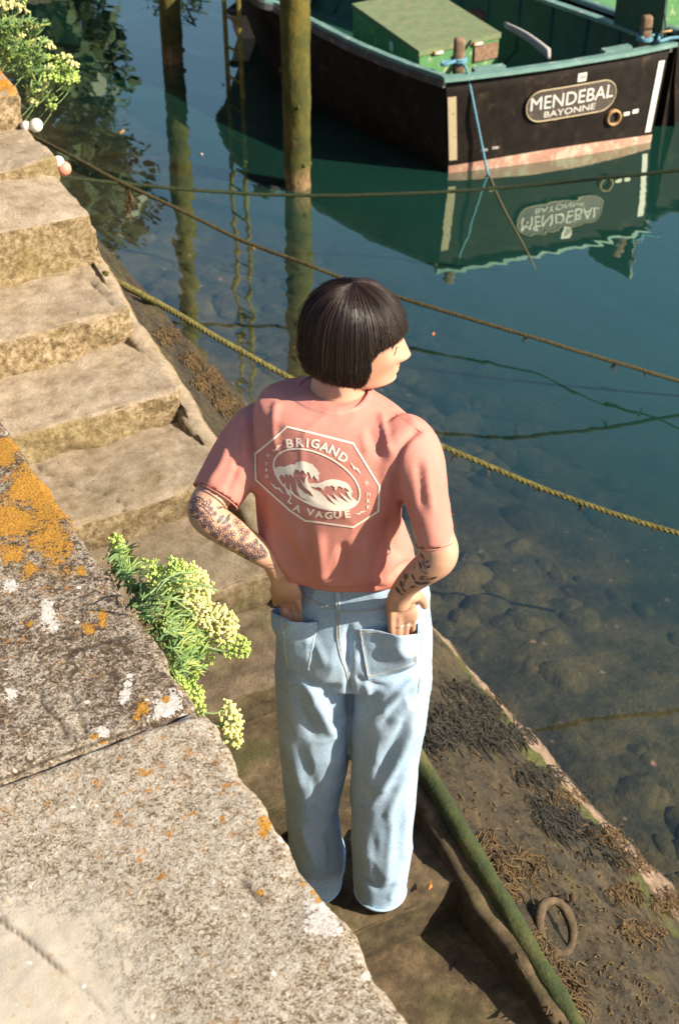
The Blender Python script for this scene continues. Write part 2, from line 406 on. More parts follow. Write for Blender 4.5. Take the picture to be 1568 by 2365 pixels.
def water_mat():
    m = Mat('harbour_water', 0.03)
    N, L = m.N, m.L
    # turbid green body: the bottom shows near the bank and disappears with depth
    x = m.sep(0)
    far = m.ramp(m.math('ADD', m.math('DIVIDE', m.math('SUBTRACT', x, 2.9), 5.2), m.math('MULTIPLY', m.math('SUBTRACT', m.noise(0.8, 3), 0.5), 0.14)),
                 [(0.0, 0.0), (0.15, 0.12), (0.28, 0.42), (0.45, 0.80), (0.80, 0.98)])
    dif = N.new('ShaderNodeBsdfDiffuse'); body = m.ramp(m.noise(0.35, 4), [(0.35, (0.008, 0.044, 0.034)), (0.65, (0.012, 0.056, 0.043))])
    L.new(body, dif.inputs['Color'])
    tr = N.new('ShaderNodeBsdfTransparent'); tr.inputs['Color'].default_value = (0.93, 0.95, 0.88, 1)
    mx = N.new('ShaderNodeMixShader'); L.new(far, mx.inputs[0]); L.new(tr.outputs[0], mx.inputs[1]); L.new(dif.outputs[0], mx.inputs[2])
    gl = N.new('ShaderNodeBsdfGlossy'); gl.inputs['Roughness'].default_value = 0.0; gl.inputs['Color'].default_value = (0.86, 1.0, 0.86, 1)
    w1 = m.noise(2.2, 2, 0.5, m.map((1.3, 0.55, 1)), 0.3); w2 = m.noise(7.0, 2, 0.5, m.map((1.2, 0.6, 1)), 0.2)
    h = m.math('ADD', w1, m.math('MULTIPLY', w2, 0.07))
    bp = N.new('ShaderNodeBump'); L.new(h, bp.inputs['Height']); bp.inputs['Strength'].default_value = 1.0; bp.inputs['Distance'].default_value = 0.005
    L.new(bp.outputs[0], gl.inputs['Normal'])
    ge = N.new('ShaderNodeNewGeometry'); dt = N.new('ShaderNodeVectorMath'); dt.operation = 'DOT_PRODUCT'; L.new(ge.outputs['Incoming'], dt.inputs[0]); L.new(bp.outputs[0], dt.inputs[1])
    graz = m.math('SUBTRACT', 1.0, m.math('ABSOLUTE', dt.outputs['Value']), True)
    fres = m.math('ADD', 0.03, m.math('MULTIPLY', m.math('POWER', graz, 1.95), 1.0), True)          # same from both sides, so sunlight reaches the bed
    out = N.new('ShaderNodeMixShader'); L.new(fres, out.inputs[0]); L.new(mx.outputs[0], out.inputs[1]); L.new(gl.outputs[0], out.inputs[2])
    L.new(out.outputs[0], N['Material Output'].inputs[0]); N.remove(m.b)
    return m.m
M['water'] = water_mat()

A_ = np.array
# ================================================================== WATER AND BED
def grid(x0, x1, nx, y0, y1, ny, zf):
    X, Y = np.meshgrid(np.linspace(x0, x1, nx + 1), np.linspace(y0, y1, ny + 1), indexing='ij')
    V = np.stack([X.ravel(), Y.ravel(), np.zeros(X.size)], 1); V[:, 2] = zf(V)
    i = np.arange(nx)[:, None] * (ny + 1) + np.arange(ny)[None]
    Fs = np.stack([i, i + ny + 1, i + ny + 2, i + 1], -1).reshape(-1, 4)
    return V, Fs
V, Fs = [[-60, -60, 0], [400, -60, 0], [400, 400, 0], [-60, 400, 0]], [[0, 1, 2, 3]]
tag(part('water', V, Fs, M['water'], smooth=False), 'calm green harbour water with blurred reflections of boat and pilings', kind='structure')
V, Fs = grid(2.2, 14, 120, -4, 16, 200, lambda V: -0.16 * np.clip(V[:, 0] - 2.93, 0, 9) - 0.06 - 0.5 * np.clip(2.93 - V[:, 0], 0, 1) + 0.05 * fbm(V * [1.6, 1.3, 1], 4, 5))
tag(part('river_bed', V, Fs, M['bed']), 'brown muddy bed seen through the shallow water', kind='structure')
V, Fs = [[-60, -60, -2.2], [400, -60, -2.2], [400, 400, -2.2], [-60, 400, -2.2]], [[0, 1, 2, 3]]
tag(part('ground', V, Fs, M['bed'], smooth=False), 'deep harbour floor far below the water', kind='structure')

# ================================================================== BANK (sloped revetment between the stairs and the water)
XS = 1.40                                           # outer face of the stair kerb
def kerb_z(y): return 4.5 - 2.10 - 0.26 * (4.12 - y)
XW, XC = 2.93, 2.50                                 # waterline, break between the two rows of slabs
def px_dist(V, lines, z=None):
    q = proj(V)[:, :2]; best = np.full(len(V), 1e9)
    for ln in lines:
        ln = np.asarray(ln, float)
        for a, b in zip(ln[:-1], ln[1:]):
            ab = b - a; t = np.clip(((q - a) @ ab) / (ab @ ab), 0, 1)
            best = np.minimum(best, np.linalg.norm(q - (a + t[:, None] * ab), axis=1))
    return best
def bank_z(V):
    x, y = V[:, 0], V[:, 1]
    zk = np.minimum(kerb_z(y) - 0.10, 2.4)
    t = (x - XS) / (XW - XS)
    z = zk * (1 - t)
    z = z + np.where(x < XC, 0.03 * np.sin(np.clip(t / 0.72, 0, 1) * math.pi), 0.0)
    z = z - 0.05 / (1 + np.exp(-(x - XC - 0.03 * fbm(np.c_[y * 2.2, y * 0, y * 0], 4, 3)) / 0.012)) + 0.03 - 0.35 * np.clip(x - XW - 0.02, 0, 9)
    z += 0.026 * fbm(V * [5, 5, 1], 6, 9, 0.66) + 0.012 * np.abs(fbm(V * [16, 16, 1], 4, 19, 0.6))
    return z
V, Fs = grid(XS - 0.05, 3.3, 160, 0.4, 5.2, 420, bank_z); V2_, F2_ = grid(XS - 0.05, 3.3, 60, 5.2, 16, 240, bank_z); Fs = np.vstack([Fs, F2_ + len(V)]); V = np.vstack([V, V2_])
crk = []
for ya in (0.95, 2.0, 3.05, 4.2, 5.4, 6.6, 7.8, 9.0):
    yy = ya + 0.02 * fbm(np.c_[V[:, 0] * 9, V[:, 0] * 0 + ya, V[:, 0] * 0], 3, 4)
    crk.append(np.abs(V[:, 1] - yy) + (V[:, 0] > XC) * 1 + (ya > 2.5) * 0)
xc = XC + 0.03 * fbm(np.c_[V[:, 1] * 2.2, V[:, 1] * 0, V[:, 1] * 0], 4, 3)
dcr = np.minimum(np.min(crk, 0), np.abs(V[:, 0] - xc) * 0.8)
crack = np.exp(-(dcr / 0.016) ** 2) * np.clip(0.6 + fbm(V * 6, 2, 8), 0, 1)
V[:, 2] -= 0.03 * crack
bank = tag(part('riverbank', V, Fs, M['bank']), 'sloping stone bank with mud, weed and algae beside the water', kind='structure')
def set_attr(o, name, a):
    at = o.data.attributes.new(name, 'FLOAT', 'POINT'); at.data.foreach_set('value', np.asarray(a, np.float32))
set_attr(bank, 'crack', crack)
set_attr(bank, 'lowstrip', np.clip((V[:, 0] - xc - 0.05) / 0.06 + 0.6 * fbm(V * 7, 3, 2), 0, 1) * (V[:, 2] > -0.02))
set_attr(bank, 'moss', np.exp(-((V[:, 0] - xc + 0.07) / 0.10) ** 2) + 0.3 * fbm(V * 3, 3, 31))
bank_bvh = BVHTree.FromPolygons([Vector(v) for v in V], [list(map(int, f)) for f in Fs])
def on_bank(px, py, lift=0.0):
    r = Vector(ray(px, py)).normalized(); h, n, _, _ = bank_bvh.ray_cast(Vector((0, 0, H)), r)
    return h + n * lift if h else None, n

# stones lying on the bed in the shallows
rs0 = np.random.RandomState(5); VV = []; FF = []; b = 0
for k in range(620):
    x = 2.96 + rs0.gamma(1.6, 0.62); y = rs0.uniform(0.8, 9.5)
    if x > 5.6: continue
    r = rs0.uniform(.03, .11) * (1 if rs0.rand() < .8 else 1.7); a = rs0.uniform(0, 3.14); u = A_([math.cos(a), math.sin(a), 0]) * r * rs0.uniform(.8, 1.5); v = A_([-math.sin(a), math.cos(a), 0]) * r * rs0.uniform(.6, 1.0)
    c = A_([x, y, -0.16 * (x - 2.93) - 0.06 - 0.01]); hgt = min(r * .55, max(.012, 0.16 * (x - 2.93) + .03))
    V, Fs = loft([(c + UP * hgt * math.sin(t), u * math.cos(t), v * math.cos(t)) for t in (-.3, .15, .55, .95, 1.3)], 11)
    V = V + (0.10 * r * fbm(V * (2.2 / r), 3, k % 50))[:, None]; VV.append(V); FF += [[i + b for i in f] for f in Fs]; b += len(V)
tag(part('submerged_stones', np.vstack(VV), FF, M['bed']), 'rounded brown stones lying under the shallow water', 'stones', kind='stuff')

# ================================================================== STAIRS
stairs = thing('stone_staircase', 'worn pale stone steps going down along the quay to the water', 'stairs', (0.57, 3.0, 0))
NOSES = [(5.15, 2.80), (4.78, 2.78), (4.45, 2.655), (4.12, 2.53), (3.77, 2.415), (3.43, 2.295), (3.09, 2.19), (2.75, 2.09), (2.45, 1.99), (2.15, 1.89), (1.82, 1.78), (1.45, 1.655), (1.10, 1.53), (0.72, 1.40), (0.35, 1.27)]
CR = [[(85, 1073), (110, 1092), (150, 1110), (180, 1125), (230, 1135), (265, 1150), (288, 1162)], [(288, 1162), (292, 1200), (285, 1238)],
      [(385, 820), (400, 826), (418, 834)], [(405, 1010), (425, 1020), (440, 1035)], [(190, 640), (215, 655), (245, 680), (262, 705)], [(100, 470), (130, 485), (145, 500)]]
for i, (y, z) in enumerate(NOSES[1:], 1):
    back = NOSES[i - 1][0] + 0.03 if i > 1 else 6.6
    dx = R.uniform(-0.012, 0.012)
    zb = z - 0.20
    V, Fs, Nn = rough_block(0.50, 1.355 + dx + (0.03 if i <= 3 else 0), y, back, zb, z, 0.0105, 0.014, 0.0065, 40 + i, 6.0)
    # worn, gently dished treads and a scooped riser foot
    tx = (V[:, 0] - 0.57) / 0.8
    V[:, 2] -= np.where(Nn[:, 2] > 0.5, 0.010 * np.sin(np.clip(tx, 0, 1) * math.pi) , 0)
    ch = np.maximum(0, fbm(V * [14, 14, 14], 4, 200 + i, .6) - .35); ed_ = np.clip(1.6 - np.abs(Nn).max(1) * 1.5, 0, 1)
    V = V - Nn * (0.040 * ch * ed_ + 0.004 * ch)[:, None]
    V[:, 1] += np.where(Nn[:, 1] < -0.5, 0.010 * fbm(V * [9, 9, 22], 4, 70 + i), 0)
    V[:, 0] += np.where(Nn[:, 0] > 0.5, 0.012 * fbm(V * [6, 8, 8], 4, 90 + i), 0)
    d = px_dist(V, CR); ck = np.exp(-(d / 3.2) ** 2) * (Nn[:, 2] > -0.3) * np.clip(0.7 + fbm(V * 25, 2, 6), 0, 1)
    if i > 7: ck *= 0
    V = V - Nn * (0.008 * ck)[:, None]
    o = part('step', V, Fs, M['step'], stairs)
    set_attr(o, 'crack', ck)
# sloping kerb along the outer side of the flight
ys = np.arange(0.2, 5.3, 0.02)
prof = []
for y in ys:
    z = kerb_z(y) + 0.006; b = y
    prof.append([(1.33, b, z - 0.35), (1.33, b, z - 0.012), (1.345, b, z), (1.385, b, z - 0.002), (1.40, b, z - 0.016), (1.41, b, z - 0.5), (1.42, b, z - 1.4 if y > 3.5 else z - 0.9)])
P = np.array(prof); n = P.shape[1]
P = P.reshape(-1, 3); P[:, 0] += 0.010 * fbm(P * [8, 7, 7], 5, 51, 0.6); P[:, 2] += 0.008 * fbm(P * [9, 8, 3], 5, 52, 0.6)
Fs = [[i * n + j, (i + 1) * n + j, (i + 1) * n + j + 1, i * n + j + 1] for i in range(len(ys) - 1) for j in range(n - 1)]
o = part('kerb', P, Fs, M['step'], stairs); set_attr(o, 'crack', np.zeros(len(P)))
# masonry under the upper flight and landing, down to the water
V, Fs, Nn = rough_block(0.50, 1.375, 4.1, 16.0, -0.4, 2.60, 0.05, 0.03, 0.02, 77, 3.0)
lo = V[:, 1] < 5.0
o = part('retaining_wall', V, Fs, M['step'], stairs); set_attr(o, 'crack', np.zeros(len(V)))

# ================================================================== QUAY
quay = thing('stone_quay', 'lichen covered stone quay top in the near left corner', 'quay', (0.0, 1.0, 0.0))
QZ = 3.0
ORANGE = [((20, 1030), 26), ((60, 1120), 46), ((110, 1160), 55), ((40, 1200), 55), ((120, 1240), 60), ((30, 1280), 42), ((70, 1310), 24), ((10, 1055), 20),
          ((205, 1452), 14), ((237, 1420), 10), ((237, 1442), 8), ((215, 1412), 5), ((330, 1640), 22), ((318, 1655), 14), ((385, 1615), 8), ((220, 1700), 8), ((240, 1712), 8), ((614, 1905), 17), ((610, 1925), 14), ((605, 1890), 9), ((640, 1880), 6),
          ((190, 1320), 9), ((600, 2060), 10), ((70, 1440), 10), ((700, 2040), 6), ((725, 2060), 6), ((735, 2080), 6), ((270, 2175), 6)]
PALE = [((112, 1425), 20), ((125, 1445), 16), ((108, 1400), 14), ((296, 1580), 9), ((290, 1600), 10), ((285, 1615), 9), ((300, 1560), 7), ((375, 1640), 26), ((400, 1625), 22), ((345, 1660), 16), ((425, 1655), 12), ((240, 1690), 15), ((30, 1600), 12),
        ((735, 2125), 30), ((760, 2140), 26), ((720, 2095), 17), ((745, 2100), 18), ((650, 1940), 9), ((665, 1955), 8), ((845, 2250), 12), ((655, 2020), 7), ((25, 1352), 14)]
CRK = [[(0, 1800), (40, 1790), (110, 1755), (200, 1722), (300, 1690), (385, 1668), (460, 1650)],
       [(153, 1518), (175, 1500), (210, 1492), (240, 1482), (290, 1470), (335, 1462)],
       [(100, 1590), (97, 1615), (110, 1640), (140, 1665), (160, 1700)], [(165, 1600), (185, 1640), (200, 1690)],
       [(0, 2120), (20, 2140), (40, 2150), (80, 2185), (130, 2230), (180, 2270), (240, 2330), (270, 2365)], [(560, 2030), (600, 2080)], [(385, 2300), (400, 2320), (395, 2345)]]
def quay_slab(x0, x1, y0, y1, res, seed, paint=True):
    V, Fs, Nn = rough_block(x0, x1, y0, y1, QZ - 0.45, QZ, res, 0.016, 0.0035, seed, 9.0)
    V[:, 0] += np.where(Nn[:, 0] > 0.4, 0.0065 * fbm(V * [5, 14, 14], 5, seed, 0.6), 0)
    V[:, 2] -= np.where(Nn[:, 0] > 0.2, 0.004 * (1 + fbm(V * 30, 3, seed)), 0)
    o = None
    z0 = np.zeros(len(V)); att = dict(worn=z0, ochre=z0, pale=z0, crack=z0, old=z0)
    if paint:
        q = proj(V)[:, :2]
        wob = 1 + 0.45 * fbm(V * 22, 4, seed + 3)
        def blobs(L):
            a = z0.copy()
            for (c, r) in L:
                d = np.linalg.norm((q - c) * [1, 1.15], axis=1) / (r * wob); a = np.maximum(a, np.clip(1.25 - 0.75 * d, 0, 1))
            return a
        d = px_dist(V, CRK); ck = np.exp(-(d / 5.0) ** 2) * np.clip(0.95 + fbm(V * 18, 3, 6), 0, 1)
        d2 = px_dist(V, CRK[:1]); ck = np.maximum(ck, 0.9 * np.exp(-(d2 / 4.5) ** 2))
        V = V - Nn * (0.0030 * ck)[:, None]
        # worn cream patch lies away from the edge, on the nearest slab; brown crust on the far one
        ed = 0.57 - V[:, 0]
        worn = np.clip((ed - 0.13) / 0.24, 0, 1) * np.clip((1.40 - V[:, 1]) / 0.22, 0, 1) * 0.9
        old = np.where(V[:, 1] > 1.47, 0.62, 0.0) + 0.16 * np.exp(-((ed - 0.05) / 0.07) ** 2)
        att = dict(worn=worn, ochre=blobs(ORANGE), pale=blobs(PALE), crack=ck, old=old)
    o = part('stone_slab', V, Fs, M['quay'], quay)
    for k, a in att.items(): set_attr(o, k, a)
    return o
quay_slab(-0.50, 0.572, 0.40, 1.468, 0.0042, 11)
quay_slab(-0.30, 0.570, 1.474, 2.70, 0.0046, 12)
quay_slab(-0.35, 0.568, 2.706, 4.1, 0.03, 13, False)
quay_slab(-0.35, 0.565, 4.106, 6.6, 0.04, 14, False)
quay_slab(-0.50, 0.565, -2.0, 0.394, 0.04, 15, False)
V, Fs, Nn = rough_block(-6.0, -0.556, -2.0, 16.0, 2.4, 2.995, 0.12, 0.02, 0.006, 16)
quay_rest = part('paving', V, Fs, M['quay'], quay)
V, Fs, Nn = rough_block(-6.0, 0.535, -2.0, 16.0, -2.0, 2.56, 0.12, 0.02, 0.02, 17)
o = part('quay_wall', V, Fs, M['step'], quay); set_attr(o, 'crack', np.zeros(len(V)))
# ================================================================== PILINGS, LADDER
def pile_mat():
    m = Mat('mossy_piling', 0.9)
    f = m.noise(40, 5, 0.7, m.map((1, 1, 0.5))); g = m.noise(6, 5, 0.65, m.map((1, 1, 0.6)))
    c = m.ramp(g, [(0.3, (0.028, 0.034, 0.006)), (0.48, (0.065, 0.066, 0.008)), (0.6, (0.13, 0.105, 0.012)), (0.75, (0.12, 0.066, 0.016))])
    c = m.mix(m.math('MULTIPLY', m.step(f, 0.5, 0.62), 0.6), c, (0.06, 0.06, 0.012))
    low = m.math('MULTIPLY', m.math('SUBTRACT', 0.20, m.sep(2)), 9.0, True)
    c = m.mix(low, c, m.ramp(f, [(0.35, (0.07, 0.04, 0.015)), (0.65, (0.34, 0.22, 0.10))]))
    kn = m.math('MULTIPLY', m.math('SUBTRACT', 1.0, m.step(m.voro(7), 0.12, 0.2)), m.step(m.noise(5, 2), 0.5, 0.56))
    c = m.mix(kn, c, (0.10, 0.045, 0.02))
    m.set('Base Color', c); m.bump(f, 0.9, 0.012); m.bump(kn, 0.5, 0.01)
    return m.m
M['pile'] = pile_mat()
def piling(px, py, r, top, seed, label, rings):
    b = on_z(px, py, 0); t = thing('mooring_piling', label, 'piling', (b[0], b[1], 0), 'wooden pilings standing in the harbour')
    zs = np.arange(-1.6, top, 0.04); P = np.c_[np.full(len(zs), b[0]), np.full(len(zs), b[1]), zs]
    V, Fs = tube(P, r, 36)
    n = V - np.array([b[0], b[1], 0]); n[:, 2] = 0; n /= np.linalg.norm(n, axis=1)[:, None] + 1e-6
    V = V + n * (0.010 * fbm(V * [5, 5, 3], 5, seed, 0.6) + 0.004 * np.abs(fbm(V * 28, 2, seed + 1)))[:, None]
    part('timber_post', V, Fs, M['pile'], t)
    for k in range(9):                                       # barnacle and knot lumps
        mb = MB()
        a = R.uniform(0, 6.28); z = R.uniform(0.05, 1.1); rr = R.uniform(0.008, 0.02)
        c = np.array([b[0] + (r + 0.002) * math.cos(a), b[1] + (r + 0.002) * math.sin(a), z])
        v, f_ = tube([c - [0, 0, rr * 1.3], c - [0, 0, rr * .6], c + [0, 0, rr * .6], c + [0, 0, rr * 1.3]], [rr * .3, rr, rr, rr * .3], 7); mb.add(v, f_)
        mb.build('barnacle_lump', M['pile'], t, True)
    return b
piling(400, 142, 0.106, 3.6, 3, 'thinner mossy wooden piling left of the ladder', 0)
piling(688, 430, 0.104, 3.6, 8, 'mossy green wooden piling in front of the black boat', 0)
M['rustmoss'] = plain('mossy_rusted_steel', (0.17, 0.14, 0.025), 0.85, 0.55, 14, 0.6, 0.003)
la, lb = on_z(528, 206, 0), on_z(561, 227, 0)
d_ = lb - la; w_ = np.linalg.norm(d_)
lad = thing('steel_ladder', 'narrow mossy steel ladder dropping into the water beside the piling', 'ladder', la)
lean = np.array([0.0, 0.012, 1.0])
for q in (la, lb):
    P = np.array([q + lean * z for z in np.arange(-0.6, 3.4, 0.1)])
    V, Fs = loft([(p, LAT * 0.021, FWD * 0.012) for p in P], 12, 3); V += 0.003 * fbm(V * 12, 3, 5)[:, None]
    part('rail', V, Fs, M['rustmoss'], lad)
for k in range(-1, 13):
    z = 0.13 + 0.268 * k
    V, Fs = tube([la + lean * z, lb + lean * z], 0.013, 10); part('rung', V, Fs, M['rustmoss'], lad)

# ================================================================== BOATS
def paint(name, col, rough=0.55, wear=(0.3, 0.25, 0.2), amt=(0.62, 0.72), var=0.2, scale=6, wearscale=14):
    m = Mat(name, rough)
    n = m.noise(scale, 6, 0.6)
    c = m.ramp(n, [(0.3, tuple(x * (1 - var) for x in col)), (0.7, tuple(x * (1 + var) for x in col))])
    c = m.mix(m.step(m.noise(wearscale, 6, 0.72), *amt), c, wear)
    c = m.mix(m.math('MULTIPLY', m.step(m.noise(90, 3, 0.7), 0.5, 0.62), 0.18), c, tuple(x * 0.5 for x in col))
    m.set('Base Color', c); m.bump(m.noise(60, 4), 0.3, 0.002); m.bump(n, 0.2, 0.01)
    return m.m
M['hull'] = paint('tarred_black_hull', (0.014, 0.010, 0.008), 0.75, (0.075, 0.050, 0.032), (0.56, 0.76), 0.5, 9, 5)
def letter_mat():
    m = Mat('worn_white_letters', 0.7); c = m.mix(m.math('MULTIPLY', m.step(m.noise(55, 6, 0.75), 0.56, 0.64), 0.6), (0.78, 0.74, 0.66), (0.16, 0.12, 0.10)); m.set('Base Color', c); return m.m
M['letters'] = letter_mat()
M['teal'] = paint('teal_paint', (0.13, 0.25, 0.22), 0.6, (0.42, 0.45, 0.38), (0.56, 0.66), 0.18)
M['hull'].node_tree.nodes['Principled BSDF'].inputs['Specular IOR Level'].default_value = 0.15
M['teal_dk'] = paint('dark_teal_paint', (0.012, 0.065, 0.045), 0.55, (0.05, 0.14, 0.11), (0.6, 0.7))
M['green'] = paint('green_crate_paint', (0.085, 0.24, 0.085), 0.6, (0.40, 0.42, 0.25), (0.56, 0.66), 0.2)
M['lid'] = paint('sandy_green_lid', (0.155, 0.21, 0.10), 0.9, (0.26, 0.21, 0.13), (0.52, 0.64), 0.18, 9, 20)
M['rub'] = paint('blue_black_rubbing_strake', (0.055, 0.055, 0.065), 0.6, (0.24, 0.20, 0.18), (0.56, 0.68), 0.4)
M['boot'] = paint('salmon_boot_stripe', (0.50, 0.27, 0.19), 0.75, (0.60, 0.48, 0.36), (0.50, 0.6), 0.2, 10, 9)
M['timber'] = plain('weathered_timber', (0.22, 0.14, 0.085), 0.85, 0.45, 25, 0.5, 0.003)
M['white'] = plain('chipped_white_paint', (0.74, 0.70, 0.62), 0.6, 0.12, 40, 0.3)
M['ochrestrip'] = paint('flaking_cream_strip', (0.52, 0.42, 0.26), 0.7, (0.22, 0.14, 0.07), (0.58, 0.66), 0.15, 9, 18)
M['brass'] = plain('rusty_pipe', (0.42, 0.24, 0.10), 0.6, 0.4, 30)
M['black'] = plain('black_void', (0.008, 0.008, 0.008), 0.8, 0.1, 30, 0)
M['plate'] = paint('brown_black_name_board', (0.055, 0.038, 0.032), 0.6, (0.28, 0.22, 0.18), (0.60, 0.66), 0.3, 20, 30)
M['bluerope'] = plain('blue_rope', (0.11, 0.27, 0.36), 0.8, 0.5, 90, 0.6, 0.003)
M['red'] = plain('faded_red_plastic', (0.13, 0.035, 0.035), 0.6, 0.2, 20)
M['grey'] = plain('weathered_grey_wood', (0.36, 0.34, 0.33), 0.85, 0.25, 30, 0.5)
M['mooring'] = plain('thin_grey_line', (0.10, 0.11, 0.09), 0.9, 0.3, 80)
A = np.array
PORT = spline([on_z(1030, 184, .79), on_z(914, 143, .79), on_z(813, 100, .80), on_z(712, 49, .81), on_z(644, 14, .84), on_z(575, -28, .92), (5.98, 13.5, 1.08), (6.62, 14.5, 1.30)], 8)
STAR = spline([(7.90, 8.79, .79), (7.85, 9.4, .79), (7.72, 10.2, .80), (7.60, 11.0, .82), (7.5, 11.7, .86), (7.3, 12.6, .95), (7.0, 13.5, 1.08), (6.66, 14.5, 1.30)], 8)
WP = spline([(5.985, 9.04, 0), (5.90, 9.7, 0), (5.80, 10.3, 0), (5.74, 10.9, 0), (5.76, 11.5, 0), (5.90, 12.2, 0), (6.2, 12.95, 0), (6.52, 13.5, 0)], 8)
WS = spline([(7.82, 8.78, 0), (7.78, 9.4, 0), (7.70, 10.2, 0), (7.58, 11.0, 0), (7.4, 11.7, 0), (7.15, 12.4, 0), (6.85, 13.0, 0), (6.54, 13.5, 0)], 8)
n_ = len(PORT)
boat = thing('fishing_boat', 'black hulled wooden fishing boat with teal rails moored stern towards the viewer', 'boat', (6.9, 8.9, 0))
# outer hull: rail, bulge, waterline, chine, keel per station
rows = []
for i in range(n_):
    p, s, wp, ws = PORT[i], STAR[i], WP[i], WS[i]
    k = (wp + ws) / 2 + A([0, 0, -0.45]); k[1] -= 0.12 * (i / n_)
    def mid(a, b, t, out): m_ = a * (1 - t) + b * t; return m_ + out
    cx = (p + s) / 2
    o_ = lambda q: (q - cx) * A([1, 1, 0]) / (np.linalg.norm((q - cx)[:2]) + 1e-6)
    rows.append([p, mid(p, wp, .3, o_(p) * .015), mid(p, wp, .65, o_(p) * .012), wp, mid(wp, k, .5, o_(p) * .12), k,
                 mid(ws, k, .5, o_(s) * .12), ws, mid(s, ws, .65, o_(s) * .012), mid(s, ws, .3, o_(s) * .015), s])
V = A(rows).reshape(-1, 3); w = len(rows[0])
Fs = [[i * w + j, (i + 1) * w + j, (i + 1) * w + j + 1, i * w + j + 1] for i in range(n_ - 1) for j in range(w - 1)]
part('hull', V, Fs, M['hull'], boat)
# transom as a planked panel with its own thickness, slightly curved aft
def tr_pt(u, v):                                             # u 0 port..1 starboard, v 0 waterline..1 rail
    a = WP[0] * (1 - u) + WS[0] * u; b = PORT[0] * (1 - u) + STAR[0] * u
    q = a * (1 - v) + b * v
    q = q + A([-0.14, -0.99, 0]) * (0.06 * 4 * u * (1 - u))
    return q
nt = A([-0.146, -0.989, 0.0])
nu, nv = 24, 10
V = [tr_pt(i / nu, -0.35 + 1.33 * j / nv) for i in range(nu + 1) for j in range(nv + 1)]
V2 = [q - nt * 0.05 for q in V]
Fs = [[i * (nv + 1) + j, (i + 1) * (nv + 1) + j, (i + 1) * (nv + 1) + j + 1, i * (nv + 1) + j + 1] for i in range(nu) for j in range(nv)]
b = len(V)
Fs += [[f + b for f in q[::-1]] for q in Fs]
Fs += [[i * (nv + 1) + nv, (i + 1) * (nv + 1) + nv, b + (i + 1) * (nv + 1) + nv, b + i * (nv + 1) + nv] for i in range(nu)]
part('transom', V + V2, Fs, M['hull'], boat)
def tr_patch(name, u0, u1, v0, v1, lift, mat, root=boat, nn=12, vf=None, depth=0.006):
    V = []; Fs = []
    for i in range(nn + 1):
        u = u0 + (u1 - u0) * i / nn
        a, c_ = (v0, v1) if vf is None else vf(u)
        for v, l in ((a, lift - depth), (a, lift), ((a + c_) / 2, lift), (c_, lift), (c_, lift - depth)): V.append(tr_pt(u, v) + nt * l)
    for i in range(nn):
        for j in range(4): Fs.append([i * 5 + j, (i + 1) * 5 + j, (i + 1) * 5 + j + 1, i * 5 + j + 1])
    Fs += [[4, 3, 2, 1, 0], [nn * 5 + j for j in range(5)]]
    return part(name, V, Fs, mat, root, False)
tr_patch('boot_stripe', 0.0, 1.0, -0.03, 0.10, 0.004, M['boot'], vf=lambda u: (-0.03, 0.075 + 0.05 * math.sin(u * 3.1)), nn=24)
tr_patch('corner_strip', 0.003, 0.038, 0.14, 0.82, 0.008, M['ochrestrip'])
tr_patch('corner_strip', 0.955, 0.985, 0.12, 0.86, 0.008, M['white'])
tr_patch('sticker', 0.565, 0.605, 0.80, 0.885, 0.005, M['white'])
tr_patch('stern_board', 0.575, 0.600, 0.825, 0.865, 0.007, M['grey'])
# rails: teal capping with a dark rubbing strake under it
def strake(name, P, wid, th, dz, out, mat, inward):
    P = A(P); T, U, W = frame_along(P); V = []
    for p, t in zip(P, T):
        s = np.cross(t, [0, 0, 1.0]); s[2] = 0; s /= np.linalg.norm(s); s *= inward
        c0 = p + s * out + A([0, 0, dz])
        V += [c0 - s * wid / 2 - A([0, 0, th / 2]), c0 + s * wid / 2 - A([0, 0, th / 2]), c0 + s * (wid / 2 - .003) + A([0, 0, th / 2]), c0 - s * (wid / 2 - .003) + A([0, 0, th / 2])]
    m_ = len(P)
    Fs = [[i * 4 + j, (i + 1) * 4 + j, (i + 1) * 4 + (j + 1) % 4, i * 4 + (j + 1) % 4] for i in range(m_ - 1) for j in range(4)] + [[3, 2, 1, 0], [m_ * 4 - 4, m_ * 4 - 3, m_ * 4 - 2, m_ * 4 - 1]]
    V = A(V); V = V + 0.002 * fbm(V * 9, 3, 4)[:, None]
    return part(name, V, Fs, mat, boat, False)
strake('gunwale', PORT, 0.062, 0.03, 0.010, 0.018, M['teal'], 1)
strake('gunwale', STAR, 0.085, 0.03, 0.015, 0.03, M['teal'], -1)
strake('rubbing_strake', PORT, 0.035, 0.055, -0.03, -0.016, M['rub'], 1)
strake('rubbing_strake', STAR, 0.035, 0.055, -0.03, -0.016, M['rub'], -1)
PT = [tr_pt(u, 1.0) for u in np.linspace(-0.015, 1.02, 24)]
strake('stern_rail', PT, 0.075, 0.032, 0.012, -0.010, M['teal'], -1)
strake('rubbing_strake', PT, 0.04, 0.055, -0.030, 0.030, M['rub'], -1)
for u0 in (0.13, 0.70):                                       # knees inside the stern rail
    a = tr_pt(u0, 1.0); q = tr_pt(u0 + 0.13, 1.0); m_ = MB(); cc = (a + q) / 2 - nt * 0.10 + A([0, 0, 0.012])
    m_.box(cc, (q - a) / 2, -nt * 0.035, A([0, 0, 0.018])); m_.build('stern_knee', M['teal'], boat)
